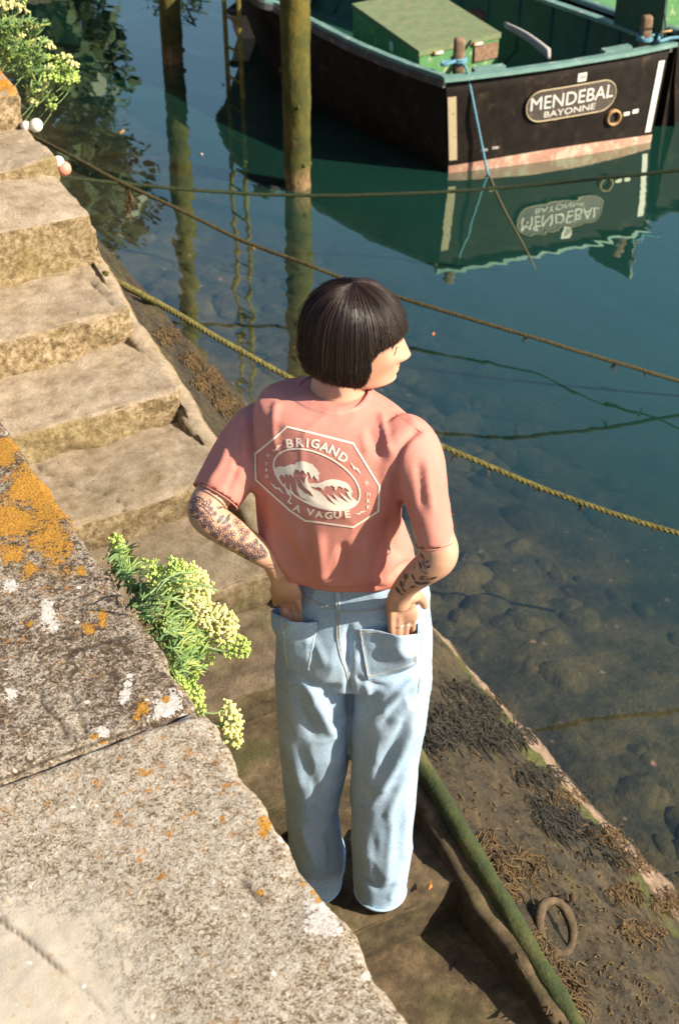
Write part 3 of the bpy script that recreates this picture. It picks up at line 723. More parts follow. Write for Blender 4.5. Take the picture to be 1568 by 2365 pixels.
# inside: lining, floor, ribs
IN = []
for i in range(n_):
    p, s = PORT[i], STAR[i]; c0 = (p + s) / 2; v = (p - c0); L = np.linalg.norm(v[:2]) + 1e-6; k = max(0, (L - 0.05) / L)
    zf = 0.16
    pi_, si_ = c0 + v * k, c0 - v * k
    hp, hs = rows[i][2], rows[i][8]; hm = (hp + hs) / 2; hk = max(0, 1 - .06 / (np.linalg.norm((hp - hm)[:2]) + 1e-6)); hp, hs = hm + (hp - hm) * hk, hm + (hs - hm) * hk
    IN.append([A([pi_[0], pi_[1], p[2]]), A([hp[0], hp[1], zf + .15]), hm + (hp - hm) * .82 * A([1, 1, 0]) + A([0, 0, zf - hm[2]]), hm + (hs - hm) * .82 * A([1, 1, 0]) + A([0, 0, zf - hm[2]]), A([hs[0], hs[1], zf + .15]), A([si_[0], si_[1], s[2]])])
V = A(IN); V[0, :, 1] += 0.05; V = V.reshape(-1, 3)
Fs = [[i * 6 + j, i * 6 + j + 1, (i + 1) * 6 + j + 1, (i + 1) * 6 + j] for i in range(n_ - 1) for j in range(5)]
part('inner_lining', V, Fs, M['teal_dk'], boat)
for i in range(3, n_ - 12, 4):                                # ribs
    P = A(IN)[i]; V, Fs = tube([P[0], P[1], P[2]], 0.018, 6); part('rib', V, Fs, M['teal_dk'], boat)
    V, Fs = tube([P[5], P[4], P[3]], 0.018, 6); part('rib', V, Fs, M['teal_dk'], boat)
# light teal side deck seen left of the crate
V = []; i0, i1 = 10, 44
for i in range(i0, i1): V += [PORT[i] + A([0.06, 0, -0.05]), PORT[i] + A([0.42, 0, -0.30])]
Fs = [[2 * i, 2 * i + 1, 2 * i + 3, 2 * i + 2] for i in range(i1 - i0 - 1)]
part('side_deck', V, Fs, M['teal'], boat) if False else None
# exhaust pipe and drain holes
def ring(c, n, r0, r1, dep, mat, name, root):
    n = n / np.linalg.norm(n); u = np.cross(n, UP); u /= np.linalg.norm(u); v = np.cross(n, u)
    prof = [(r0, -dep), (r0, dep * .9), ((r0 + r1) / 2, dep), (r1, dep * .8), (r1, -dep * .2)]
    V = []; m_ = 20
    for k in range(m_):
        a = 2 * math.pi * k / m_
        for r, h in prof: V.append(c + (u * math.cos(a) + v * math.sin(a)) * r + n * h)
    q = len(prof); Fs = [[k * q + j, ((k + 1) % m_) * q + j, ((k + 1) % m_) * q + j + 1, k * q + j + 1] for k in range(m_) for j in range(q - 1)]
    o = part(name, V, Fs, mat, root)
    V = [c + n * 0.003] + [c + (u * math.cos(a) + v * math.sin(a)) * r0 + n * 0.003 for a in np.arange(m_) * 2 * math.pi / m_]
    part('opening', V, [[0, 1 + k, 1 + (k + 1) % m_] for k in range(m_)], M['black'], o, False)
    return o
ring(tr_pt(0.765, 0.36), nt, 0.050, 0.068, 0.035, M['brass'], 'exhaust_pipe', boat)
ring(tr_pt(0.478, 0.46), nt, 0.012, 0.026, 0.010, M['brass'], 'drain_ring', boat)
ring(tr_pt(0.592, 0.485), nt, 0.010, 0.024, 0.010, M['brass'], 'drain_ring', boat)
tr_patch('sticker', 0.820, 0.850, 0.35, 0.385, 0.005, M['white'], nn=3); tr_patch('sticker', 0.865, 0.895, 0.355, 0.395, 0.005, M['white'], nn=3)
tr_patch('sticker', 0.145, 0.175, 0.20, 0.225, 0.005, M['grey'], nn=3); tr_patch('sticker', 0.195, 0.225, 0.21, 0.235, 0.005, M['grey'], nn=3)
# name board with raised rim and lettering
U0, U1, V0, V1 = 0.335, 0.755, 0.455, 0.775
def stad(t, sc=1.0):                                          # stadium outline in (u, v)
    W_ = (U1 - U0) / 2; Hh = (V1 - V0) / 2; ratio = 1.81 / 0.79; r = Hh / ratio
    a = t * 2 * math.pi; ca, sa = math.cos(a), math.sin(a)
    x = (W_ - r) * (1 if ca > 0 else -1) * min(1, abs(ca) * 3) + r * ca * sc; y = Hh * sa * sc
    return (U0 + U1) / 2 + x, (V0 + V1) / 2 + y + 0.02 * x
nb = 64
def brd(u):
    W_ = (U1 - U0) / 2; Hh = (V1 - V0) / 2; r = Hh / (1.81 / 0.79); du = abs(u - (U0 + U1) / 2) - (W_ - r)
    h = Hh * (1.0 if du <= 0 else math.sqrt(max(0.0, 1 - (du / r) ** 2))); vm = (V0 + V1) / 2 + 0.02 * (u - (U0 + U1) / 2)
    return vm - h, vm + h
nameb = tr_patch('name_board', U0, U1, 0, 0, 0.018, M['plate'], vf=brd, nn=60, depth=0.016)
P = A([tr_pt(u_, brd(u_)[j_]) + nt * 0.019 for j_, us_ in ((1, np.linspace(U0 + .002, U1 - .002, 50)), (0, np.linspace(U1 - .002, U0 + .002, 50))) for u_ in us_]); P = np.vstack([P, P[:1]]); V, Fs = tube(P, 0.005, 6, False); part('rim', V, Fs, M['ochrestrip'], nameb)
def text_mesh(s, size=1.0, bold=0.0, res=3):
    cu = bpy.data.curves.new('lettering', 'FONT'); cu.body = s; cu.size = size; cu.align_x = 'CENTER'; cu.offset = bold; cu.resolution_u = res
    o = bpy.data.objects.new('lettering', cu); C.objects.link(o); dg = bpy.context.evaluated_depsgraph_get()
    me = bpy.data.meshes.new_from_object(o.evaluated_get(dg)); V = A([v.co[:] for v in me.vertices]); Fs = [list(p.vertices) for p in me.polygons]
    bpy.data.objects.remove(o); bpy.data.curves.remove(cu); bpy.data.meshes.remove(me); return V, Fs
lm = M['white']
for s, ucen, vb, hh, wid, tilt in (('MENDEBAL', 0.548, 0.585, 0.135, 0.385, 0.04), ('BAYONNE', 0.540, 0.492, 0.062, 0.24, 0.03)):
    V, Fs = text_mesh(s, 1.0, 0.0); cap = V[:, 1].max(); wd = V[:, 0].max() - V[:, 0].min(); xm = (V[:, 0].max() + V[:, 0].min()) / 2
    bm = bmesh.new(); vt = [bm.verts.new(q) for q in V]
    for f in Fs:
        try: bm.faces.new([vt[i] for i in f])
        except ValueError: pass
    bmesh.ops.triangulate(bm, faces=bm.faces[:])
    for _ in range(3): bmesh.ops.subdivide_edges(bm, edges=[e for e in bm.edges if e.calc_length() > 0.15], cuts=1); bmesh.ops.triangulate(bm, faces=[f for f in bm.faces if len(f.verts) > 3])
    bm.verts.index_update(); V = A([v.co[:] for v in bm.verts]); Fs = [[v.index for v in f.verts] for f in bm.faces]; bm.free()
    u = ucen + (V[:, 0] - xm) / wd * wid; v = vb + V[:, 1] / cap * hh + tilt * (u - ucen)
    top = A([tr_pt(a, b_) + nt * 0.0215 for a, b_ in zip(u, v)]); bot = top - nt * 0.004
    bm = bmesh.new(); vt = [bm.verts.new(q) for q in top]
    for f in Fs:
        try: bm.faces.new([vt[i] for i in f])
        except ValueError: pass
    me = bpy.data.meshes.new('lettering'); bm.to_mesh(me); bm.free(); me.transform(Matrix.Translation(-boat.location))
    link('lettering', me, M['letters'], nameb)
# posts on the stern corners
def post(px, py, hgt, wdt, twist):
    b = on_z(px, py, 0.82); c = b + A([0, 0, hgt / 2 - 0.12])
    u = A([math.cos(twist), math.sin(twist), 0]) * wdt; v = A([-math.sin(twist), math.cos(twist), 0]) * wdt
    V, Fs = loft([(b + A([0, 0, z]), u * k, v * k) for z, k in ((-0.3, 1), (hgt * .6, 1), (hgt - .02, .96), (hgt - .006, .9), (hgt, .7))], 16, 5)
    V += 0.002 * fbm(V * 30, 3, 2)[:, None]
    part('mooring_post', V, Fs, M['timber'], boat); return b
pa = post(1058, 152, 0.215, 0.042, -0.4); pb = post(1487, 98, 0.215, 0.042, -0.4)
# crate on the floor of the boat: a thing of its own
CH = 0.70                                                     # lid height
c1, c2, c3 = on_z(968, 118, CH), on_z(1157, 75, CH), on_z(812, 8, CH)
e1 = c2 - c1; e2 = c3 - c1
ctr = c1 + (e1 + e2) / 2
crate = thing('storage_crate', 'large green wooden crate with sandy lid standing inside the black boat', 'crate', (ctr[0], ctr[1], 0.16))
u1, u2 = e1 / np.linalg.norm(e1), e2 / np.linalg.norm(e2)
mb = MB(); mb.box(A([ctr[0], ctr[1], (0.18 + CH - .05) / 2]), e1 / 2 - u1 * .012, e2 / 2 - u2 * .012, A([0, 0, (CH - .05 - .18) / 2])); body = mb.build('body', M['green'], crate)
mb = MB(); mb.box(A([ctr[0], ctr[1], CH - .022]), e1 / 2, e2 / 2, A([0, 0, .022])); lid = mb.build('lid', M['lid'], crate)
for k, t in enumerate((0.24, 0.72)):
    q = c1 + e1 * t - u2 * 0.010; q[2] = CH - 0.045
    mb = MB(); mb.box(q, u1 * .035, u2 * .006, A([0, 0, .010])); mb.build('latch', M['white'], crate)
    mb = MB(); mb.box(q - u1 * .045 + UP * .006, u1 * .012, u2 * .008, A([0, 0, .014])); mb.build('hinge', M['brass'], crate)
q = c1 + e1 * 0.82 + u2 * .004; q[2] = CH - 0.135; mb = MB(); mb.box(q, u1 * .125, u2 * .012, A([0, 0, .065])); mb.build('worn_panel', M['timber'], crate)
V = []; cc = c1 + e2 * 0.40 - u1 * -0.008; cc[2] = CH - 0.13
V = [cc] + [cc + u2 * .045 * math.cos(a) + UP * .045 * math.sin(a) for a in np.arange(24) * 2 * math.pi / 24]
part('white_disc', V, [[0, 1 + (k + 1) % 24, 1 + k] for k in range(24)], M['white'], crate, False)
# oar blade / tiller board leaning in the stern
a, b_ = on_z(1165, 56, .86), on_z(1268, 124, .80)
til = thing('wooden_board', 'weathered grey board leaning on the stern rail inside the boat', 'board', b_)
P = spline([a, a * .5 + b_ * .5 + A([0, 0, .02]), b_], 6)
V, Fs = loft([(p, A([0.014 + 0.008 * i / len(P), 0.01, 0]), A([0, .008, .022 + .022 * i / len(P)])) for i, p in enumerate(P)], 12, 4); part('plank', V, Fs, M['grey'], til)
b = on_z(1112, 44, 0.45); rb = thing('red_buoy', 'faded red buoy lying inside the black boat behind the crate', 'buoy', b)
V, Fs = loft([(b + A([0, 0, z]), A([r, 0, 0]), A([0, r, 0])) for z, r in ((-.12, .02), (-.10, .08), (-.04, .125), (.0, .135), (.05, .125), (.10, .08), (.12, .02))], 20); part('float_body', V, Fs, M['red'], rb)
V, Fs = tube([b + A([0.0, 0, .11]), b + A([.02, 0, .16]), b + A([.04, 0, .11])], .012, 6); part('eye', V, Fs, M['red'], rb)

# second boat moored alongside, its port rail and dark green wheelhouse at the right
boat2 = thing('moored_boat', 'green boat moored close beyond the starboard rail of the black boat', 'boat', (9.0, 9.6, 0))
off = A([0.10, 0.02, 0])
P2 = spline([(8.12, 8.95, .80), (7.98, 9.6, .80), (7.83, 10.5, .84), (7.72, 11.8, .94), (7.66, 13.0, 1.05)], 10)
n2 = len(P2); V = []
for p in P2: V += [p, p + A([.03, 0, -.4]), p + A([.10, 0, -p[2]]), p + A([.4, 0, -p[2] - .35])]
Fs = [[i * 4 + j, (i + 1) * 4 + j, (i + 1) * 4 + j + 1, i * 4 + j + 1] for i in range(n2 - 1) for j in range(3)]
part('hull', V, Fs, M['hull'], boat2)
V = []
for p in P2: V += [p + A([-.02, 0, .0]), p + A([-.02, 0, .035]), p + A([.06, 0, .035]), p + A([.30, 0, .02]), p + A([.31, 0, -.02]), p + A([.40, 0, -.45]), p + A([2.2, 0, -.5])]
Fs = [[i * 7 + j, (i + 1) * 7 + j, (i + 1) * 7 + j + 1, i * 7 + j + 1] for i in range(n2 - 1) for j in range(6)]
o = part('deck', V, Fs, M['green'], boat2); me = o.data
me.materials.append(M['teal']); me.materials.append(M['teal_dk'])
me.polygons.foreach_set('material_index', [[1, 1, 0, 2, 2, 0][i % 6] for i in range(len(me.polygons))])
q0, q1 = P2[0], A([10.2, 9.05, .80])
V = [q0, q1, q1 + A([0, .1, -.8]), q0 + A([0, .05, -.8]), q0 + A([0, .05, 0]), q1 + A([0, .05, 0])]
part('transom', V, [[0, 3, 2, 1], [0, 1, 5, 4]], M['hull'], boat2, False)
V, Fs = tube([q0 + A([-.02, -.02, 0]), q1 + A([0, -.02, 0])], .035, 8); part('rubbing_strake', V, Fs, M['rub'], boat2)
mb = MB(); h0 = on_z(1503, 84, .83); mb.box(h0 + A([.0, .17, .20]), A([.012, 0, 0]), A([-.02, .28, 0]), A([0, 0, .27])); mb.build('dodger_panel', M['teal_dk'], boat2)
mb = MB(); mb.box(h0 + A([.50, .44, .02]), A([.46, .03, 0]), A([0, .012, 0]), A([0, 0, .14])); mb.build('coaming', M['green'], boat2)
mb = MB(); mb.box(on_z(1540, 60, .60) + A([.25, .05, 0]), A([.35, .0, 0]), A([0, .25, 0]), A([0, 0, .22])); mb.build('engine_box', M['green'], boat2)
V, Fs = tube([on_z(1536, 84, .86), on_z(1536, 60, .96), on_z(1534, 30, 1.10)], .007, 6); part('stanchion', V, Fs, M['rub'], boat2)
V, Fs = tube([on_z(1525, 74, .92), on_z(1550, 70, .92)], .008, 6); part('cleat', V, Fs, M['brass'], boat2)
mb = MB(); mb.box(on_z(1428, 22, .55), A([.09, .04, 0]), A([-.02, .12, 0]), A([0, 0, .01])); o = mb.build('folded_sheet', M['white']); tag(o, 'small white folded sheet lying on deck of the green boat', 'sheet')
# white tender behind the bow
da, db = on_z(540, 88, 0), on_z(597, 88, 0)
wb = thing('white_dinghy', 'small white dinghy just visible between ladder and black bow', 'dinghy', da)
du = (db - da) / np.linalg.norm(db - da); dw = FWD * 0.94 + LAT * 0.34; V = []; n3 = 10
for i in range(n3 + 1):
    t = i / n3; w0 = 0.04 * t ** 2; w1 = 0.62 - 0.5 * t ** 2; o_ = da + dw * 1.5 * t
    L_, R_ = o_ + du * w0, o_ + du * w1; hz = .26 + .08 * t
    V += [L_ + UP * hz - du * .03, L_ + UP * .1, L_ - UP * .12 + du * .08, R_ - UP * .12 - du * .08, R_ + UP * .1, R_ + UP * hz + du * .03]
Fs = [[i * 6 + j, (i + 1) * 6 + j, (i + 1) * 6 + j + 1, i * 6 + j + 1] for i in range(n3) for j in range(5)] + [[5, 4, 3, 2, 1, 0]]
part('hull', V, Fs, M['white'], wb, False)
P = [V[i * 6] for i in range(n3 + 1)] + [V[i * 6 + 5] for i in range(n3, -1, -1)] + [V[0]]
v, f = tube(A(P), .035, 8); part('rail', v, f, M['rub'], wb)
q = da + du * .30 + UP * .26; v, f = tube([q, q + UP * .45], .012, 6); part('stanchion', v, f, M['rub'], wb)

# ================================================================== ROPES
def rope_mat(name, a, b, sc=60):
    m = Mat(name, 0.9); n = m.noise(sc, 4, 0.7)
    m.set('Base Color', m.ramp(n, [(0.35, a), (0.65, b)])); m.bump(m.noise(300, 2), 0.5, 0.001); return m.m
M['ropeC'] = rope_mat('mossy_hemp_rope', (0.035, 0.032, 0.006), (0.17, 0.145, 0.03))
M['ropeA'] = rope_mat('dark_mossy_rope', (0.022, 0.022, 0.007), (0.10, 0.075, 0.025))
M['ropeB'] = rope_mat('dark_green_rope', (0.010, 0.022, 0.008), (0.06, 0.075, 0.028))
def twisted(name, P, r, mat, root, pitch, strands=3):
    P = resample(spline(P, 14), pitch / 9.0); T, U, W = frame_along(P)
    s = np.arange(len(P)) * (pitch / 9.0)
    P = P + 0.0015 * np.stack([fbm(np.c_[s * 5, s * 0, s * 0], 2, 1), fbm(np.c_[s * 5, s * 0 + 3, s * 0], 2, 2), fbm(np.c_[s * 5, s * 0 + 6, s * 0], 2, 3)], 1)
    mb = None; VV = []; FF = []; b = 0
    for k in range(strands):
        a = 2 * math.pi * (s / pitch + k / strands)
        Q = P + (np.cos(a)[:, None] * U + np.sin(a)[:, None] * W) * r * 0.5
        V, Fs = tube(Q, r * 0.56, 6); VV.append(V); FF += [[i + b for i in f] for f in Fs]; b += len(V)
    return part(name, np.vstack(VV), FF, mat, root)
def rope_thing(pts, r, mat, label, pitch, root_at=None):
    P = [at_d(*p) for p in pts]
    t = thing('mooring_rope', label, 'rope', P[0], 'mooring ropes strung across the water')
    twisted('rope_lay', P, r, mat, t, pitch); return t
ROPE_A = [(20, 290, 9.3), (85, 318, 9.1), (180, 368, 8.8), (290, 425, 8.6), (420, 486, 8.4), (560, 555, 8.2), (700, 607, 8.0), (800, 645, 7.9), (960, 698, 7.7), (1200, 770, 7.5), (1400, 830, 7.4), (1568, 880, 7.35), (1800, 945, 7.3)]
ROPE_B = [(60, 392, 9.3), (150, 408, 9.3), (300, 425, 9.3), (450, 438, 9.25), (600, 448, 9.2), (784, 451, 9.1), (1000, 444, 9.0), (1240, 426, 8.9), (1400, 410, 8.75), (1568, 392, 8.63), (1760, 368, 8.5)]
ROPE_C = [(244, 632, 4.22), (264, 645, 4.30), (330, 682, 4.55), (400, 720, 4.80), (560, 812, 5.1), (690, 882, 5.22), (850, 957, 5.28), (1010, 1026, 5.3), (1240, 1122, 5.3), (1420, 1187, 5.27), (1568, 1232, 5.24), (1760, 1285, 5.2)]
ta = rope_thing(ROPE_A, 0.0125, M['ropeA'], 'dark rope running from under the steps past her head to the right', 0.07)
tb = rope_thing(ROPE_B, 0.0125, M['ropeB'], 'dark green rope hanging almost level in front of the boat stern', 0.06)
tc = rope_thing(ROPE_C, 0.0128, M['ropeC'], 'thick yellow green twisted rope passing behind her shoulders', 0.085)
def weed_bits(root, pts, d, mat, seed, n=5, ln=0.05):
    rr = random.Random(seed)
    for (px, py, dd) in pts:
        p = at_d(px, py, dd); mb = MB()
        for k in range(n):
            q = p + A([rr.uniform(-.01, .01), rr.uniform(-.01, .01), 0]); e = q + A([rr.uniform(-.03, .03), rr.uniform(-.02, .02), -ln * rr.uniform(.5, 1.4)])
            v, f = tube([q, (q + e) / 2 + A([rr.uniform(-.01, .01), 0, 0]), e], [.0035, .003, .001], 5); mb.add(v, f)
        mb.build('weed_tuft', mat, root, True)
M['drybrown'] = plain('dried_brown_weed', (0.10, 0.055, 0.02), 0.9, 0.5, 60)
weed_bits(ta, [(295, 432, 8.6), (303, 450, 8.6), (296, 470, 8.6)], 0, M['drybrown'], 3, 9, .10)
weed_bits(ta, [(1490, 858, 7.4), (1215, 776, 7.5), (1420, 838, 7.4)], 0, M['drybrown'], 5, 4, .05)
weed_bits(tc, [(1240, 1126, 5.3), (1050, 1050, 5.33), (1505, 1215, 5.25), (1130, 1084, 5.3), (1340, 1165, 5.3)], 0, M['drybrown'], 6, 4, .035)
# thin mooring lines
def line_thing(P, r, mat, label, cat='rope', nm='mooring_line'):
    P = resample(spline(P, 10), .03); t = thing(nm, label, cat, P[0]); V, Fs = tube(P, r, 7); part('cord', V, Fs, mat, t); return t
line_thing([at_d(430, 14, 15.0), at_d(465, 90, 14.3), at_d(490, 150, 13.6), at_d(506, 182, 13.2), on_z(516, 196, .0)], .012, M['mooring'], 'thin dark line dropping into the water left of the ladder')
line_thing([on_z(1440, 168, .0)] + [at_d(520, 95, 14.5), at_d(470, 68, 14.7), at_d(425, 62, 15)] if False else [at_d(420, 55, 15.0), at_d(470, 66, 14.9), at_d(500, 84, 14.7), at_d(522, 92, 14.5)], .007, M['mooring'], 'thin dark slack line between far piling and ladder')
g0 = pa + A([-.01, -.03, .03])
Pg = [g0, on_z(1076, 157, .86), on_z(1085, 200, .71), on_z(1098, 265, .49), on_z(1111, 330, .25), on_z(1124, 392, .03), on_z(1130, 408, .0)]
bl = thing('blue_mooring_line', 'pale blue mooring line tied to the stern post and dropping into the water', 'rope', g0)
V, Fs = tube(resample(spline(Pg, 10), .03), .011, 8); part('cord', V, Fs, M['bluerope'], bl)
M['slime'] = plain('slimed_rope', (0.13, 0.12, 0.06), 0.8, 0.4, 60)
Pf = resample(spline([on_z(1130, 406, .002), on_z(1150, 455, .001), on_z(1175, 505, -.001), on_z(1205, 560, -.001), on_z(1228, 605, -.003), on_z(1250, 655, -.012)], 8), .03)
V, Fs = tube(Pf, np.linspace(.009, .006, len(Pf)), 8); part('floating_end', V, Fs, M['slime'], bl)
def coil(c, r, turns, h, rr_, root, mat):
    a = np.linspace(0, turns * 2 * math.pi, int(turns * 20)); P = np.stack([c[0] + r * np.cos(a), c[1] + r * np.sin(a), c[2] + h * np.linspace(0, 1, len(a)) + .004 * np.sin(a * 2.3)], 1)
    V, Fs = tube(P, rr_, 7); part('hitch', V, Fs, mat, root)
coil(pa + UP * .03, .056, 3.2, .035, .011, bl, M['bluerope'])
V, Fs = tube(resample(spline([pa + A([-.05, 0, .05]), pa + A([-.13, .02, .045]), pa + A([-.16, -.02, .04]), pa + A([-.12, -.04, .05]), pa + A([-.05, -.03, .055])], 8), .01), .013, 7); part('knot', V, Fs, M['bluerope'], bl)
bl2 = thing('blue_mooring_line', 'blue line wound round the right stern post and across to the green boat', 'rope', pb)
coil(pb + UP * .02, .056, 2.6, .035, .012, bl2, M['bluerope'])
V, Fs = tube(resample(spline([pb + A([.05, 0, .04]), pb + A([.16, .02, .05]), on_z(1520, 95, .86), on_z(1545, 88, .86), on_z(1590, 84, .86)], 8), .02), .014, 7); part('cord', V, Fs, M['bluerope'], bl2)
# rounded floats showing past the step edges
def blob(name, label, px, py, x, r, mats, group=None):
    c = on_x(px, py, x); t = thing(name, label, 'fender', c)
    for k, (dx, dy, dz, q, m_) in enumerate(mats):
        cc = c + LAT * dx + FWD * dy + UP * dz
        V, Fs = loft([(cc + UP * (-q * math.cos(a)), LAT * q * math.sin(a) + 1e-6, FWD * q * math.sin(a)) for a in np.linspace(.08, math.pi - .08, 14)], 20); V += 0.0012 * fbm(V * 25, 2, k)[:, None]
        part('float_end' if k == 0 else 'float_collar', V, Fs, m_, t)
M['pink'] = plain('sun_faded_pink_plastic', (0.62, 0.27, 0.20), 0.6, 0.15, 30)
blob('rope_float', 'white rounded float peeping out past the second highest step', 80, 289, 1.40, .023, [(0.006, 0, 0, .024, M['white']), (-.03, 0, -.004, .019, M['white'])])
blob('rope_float', 'pink and white rounded float peeping out past the third highest step', 145, 385, 1.40, .023, [(0.004, 0, -.006, .026, M['pink']), (-.012, 0.0, .018, .020, M['white'])])
# ================================================================== PERSON
def skin_mat():
    m = Mat('skin', 0.5)
    n = m.noise(22, 4, 0.6); f = m.noise(160, 3)
    c = m.ramp(n, [(0.3, (0.47, 0.255, 0.165)), (0.7, (0.60, 0.35, 0.24))])
    m.set('Base Color', c)
    m.b.inputs['Subsurface Weight'].default_value = 0.08; m.b.inputs['Subsurface Radius'].default_value = (0.01, 0.004, 0.002)
    m.b.inputs['Specular IOR Level'].default_value = 0.35
    m.bump(f, 0.12, 0.0006); return m.m
M['skin'] = skin_mat()
def shirt_mat():
    m = Mat('pink_cotton', 0.92)
    n = m.noise(9, 5, 0.6); w = m.noise(420, 2, 0.5)
    c = m.ramp(n, [(0.3, (0.52, 0.205, 0.160)), (0.7, (0.60, 0.255, 0.205))])
    c = m.mix(m.math('MULTIPLY', m.step(w, 0.45, 0.6), 0.14), c, (0.70, 0.38, 0.34))
    m.set('Base Color', c); m.b.inputs['Specular IOR Level'].default_value = 0.12
    m.bump(w, 0.25, 0.0006); m.bump(m.noise(26, 4), 0.25, 0.003); return m.m
M['shirt'] = shirt_mat()
def denim_mat(k=1.0, name='washed_denim'):
    m = Mat(name, 0.9)
    tw = m.noise(500, 2, 0.6, m.map((1.0, 1.0, 0.35))); n = m.noise(7, 5, 0.6); s = m.noise(60, 4, 0.7, m.map((1, 1, 0.4)))
    c = m.ramp(n, [(0.3, (0.23 * k, 0.38 * k, 0.56 * k)), (0.7, (0.36 * k, 0.50 * k, 0.65 * k))])
    c = m.mix(m.math('MULTIPLY', m.step(tw, 0.42, 0.6), 0.35), c, (0.62, 0.72, 0.78))
    c = m.mix(m.math('MULTIPLY', m.step(s, 0.5, 0.68), 0.25), c, (0.20, 0.34, 0.48))
    m.set('Base Color', c); m.b.inputs['Specular IOR Level'].default_value = 0.12; m.bump(tw, 0.35, 0.0008); m.bump(m.noise(30, 4), 0.3, 0.003); return m.m
M['denim'] = denim_mat(); M['denim_seam'] = denim_mat(0.78, 'denim_seam'); M['denim_edge'] = denim_mat(1.25, 'worn_denim_edge')
M['stitch'] = plain('stitching', (0.62, 0.58, 0.48), 0.9, 0.2, 300, 0.2)
M['shirt_stitch'] = plain('pink_stitching', (0.66, 0.36, 0.32), 0.9, 0.15, 300, 0.2)
M['rib'] = plain('pink_rib_knit', (0.52, 0.20, 0.175), 0.92, 0.12, 220, 0.4, 0.001)
M['print'] = plain('cream_print', (0.92, 0.80, 0.65), 0.85, 0.05, 300, 0.2, 0.0004)
M['ink'] = plain('tattoo_ink', (0.085, 0.055, 0.060), 0.55, 0.3, 120, 0)
M['ink_soft'] = plain('shaded_tattoo_ink', (0.16, 0.095, 0.085), 0.55, 0.3, 200, 0)
M['silver'] = Mat('silver', 0.25, Metallic=1.0, Base_Color=(0.8, 0.78, 0.72)).m
M['lash'] = plain('dark_lashes', (0.03, 0.018, 0.015), 0.7, 0.2, 50, 0)
M['eye'] = plain('eye_white', (0.16, 0.10, 0.08), 0.2, 0.05, 50, 0)
M['lip'] = plain('lip_skin', (0.45, 0.25, 0.19), 0.45, 0.1, 80, 0)
person = thing('person', 'woman in pink printed tee and light blue jeans seen from behind, hands in back pockets', 'person', (1.09, 1.85, 1.78))

def px_r(px0, px1, py, d):                 # half width in metres of a pixel span at distance d
    q = at_d((px0 + px1) / 2, py, d); return abs(px1 - px0) / 2 * proj(q)[2] / F
def yaw_axes(a):                           # body yaw: right side turned towards the viewer by a
    return LAT * math.cos(a) - FWD * math.sin(a), FWD * math.cos(a) + LAT * math.sin(a)
def hring(py, L, Rr, d, b, psi=0.0, tilt=0.0):
    psi = math.radians(psi); c = at_d((L + Rr) / 2, py, d); w = px_r(L, Rr, py, d)
    a = math.sqrt(max(1e-6, w * w - (b * math.sin(psi)) ** 2)) / math.cos(psi)
    u, v = yaw_axes(psi); return (c, u * a + UP * tilt * a, v * b)
def limb(pts, n=20):                       # (px, py, d, radius[, flatten])
    P = np.array([at_d(*p[:3]) for p in pts]); rr = np.array([p[3] for p in pts])
    Q = spline(np.c_[P, rr], 6); P, rr = Q[:, :3], Q[:, 3]
    T, U, W = frame_along(P)
    return loft([(p - t * r * .0, u * r, w * r) for p, t, u, w, r in zip(P, T, U, W, rr)], n)
def cap_ends(pts):                         # rounded ends for a radius profile
    return pts
def union(parts, voxel, smooth_it=3, lam=0.5):
    mb_V = []; mb_F = []; b = 0
    for V, Fs in parts:
        mb_V.append(np.asarray(V, float)); mb_F += [[i + b for i in f] for f in Fs]; b += len(V)
    me = mesh_of('tmp', np.vstack(mb_V), mb_F); o = bpy.data.objects.new('tmp', me); C.objects.link(o)
    md = o.modifiers.new('r', 'REMESH'); md.mode = 'VOXEL'; md.voxel_size = voxel
    sm = o.modifiers.new('s', 'SMOOTH'); sm.factor = lam; sm.iterations = smooth_it
    dg = bpy.context.evaluated_depsgraph_get(); dg.update()
    ev = bpy.data.meshes.new_from_object(o.evaluated_get(dg))
    n = len(ev.vertices); V = np.empty(n * 3); ev.vertices.foreach_get('co', V); V = V.reshape(-1, 3)
    N = np.empty(n * 3); ev.vertices.foreach_get('normal', N); N = N.reshape(-1, 3)
    Fs = [list(p.vertices) for p in ev.polygons]
    bpy.data.objects.remove(o); bpy.data.meshes.remove(me); bpy.data.meshes.remove(ev)
    return V, Fs, N
def folds(V, N, lst, side=1.0):            # fold = (polyline in view units, width, amplitude metres)
    q = proj(V)[:, :2]
    view = np.array([0, 0, H]) - V; view /= np.linalg.norm(view, axis=1)[:, None]
    w = np.clip((N * view).sum(1) * 2.5 + 0.3, 0, 1)
    for ln, wd, amp in lst:
        amp *= 1.45; wd *= .85
        ln = np.asarray(ln, float); ln = spline(ln, 5) if len(ln) > 2 else ln
        best = np.full(len(V), 1e9); tt = np.zeros(len(V)); n = len(ln) - 1
        for k, (a, b) in enumerate(zip(ln[:-1], ln[1:])):
            ab = b - a; t = np.clip(((q - a) @ ab) / (ab @ ab), 0, 1); dd = np.linalg.norm(q - (a + t[:, None] * ab), axis=1)
            u = dd < best; best[u] = dd[u]; tt[u] = (k + t[u]) / n
        fade = np.clip(np.minimum(tt, 1 - tt) * 5 + 0.15, 0, 1)
        V = V + N * (amp * np.exp(-(best / wd) ** 2) * fade * w)[:, None]
    return V
def bvh_of(V, Fs): return BVHTree.FromPolygons([Vector(v) for v in V], Fs)
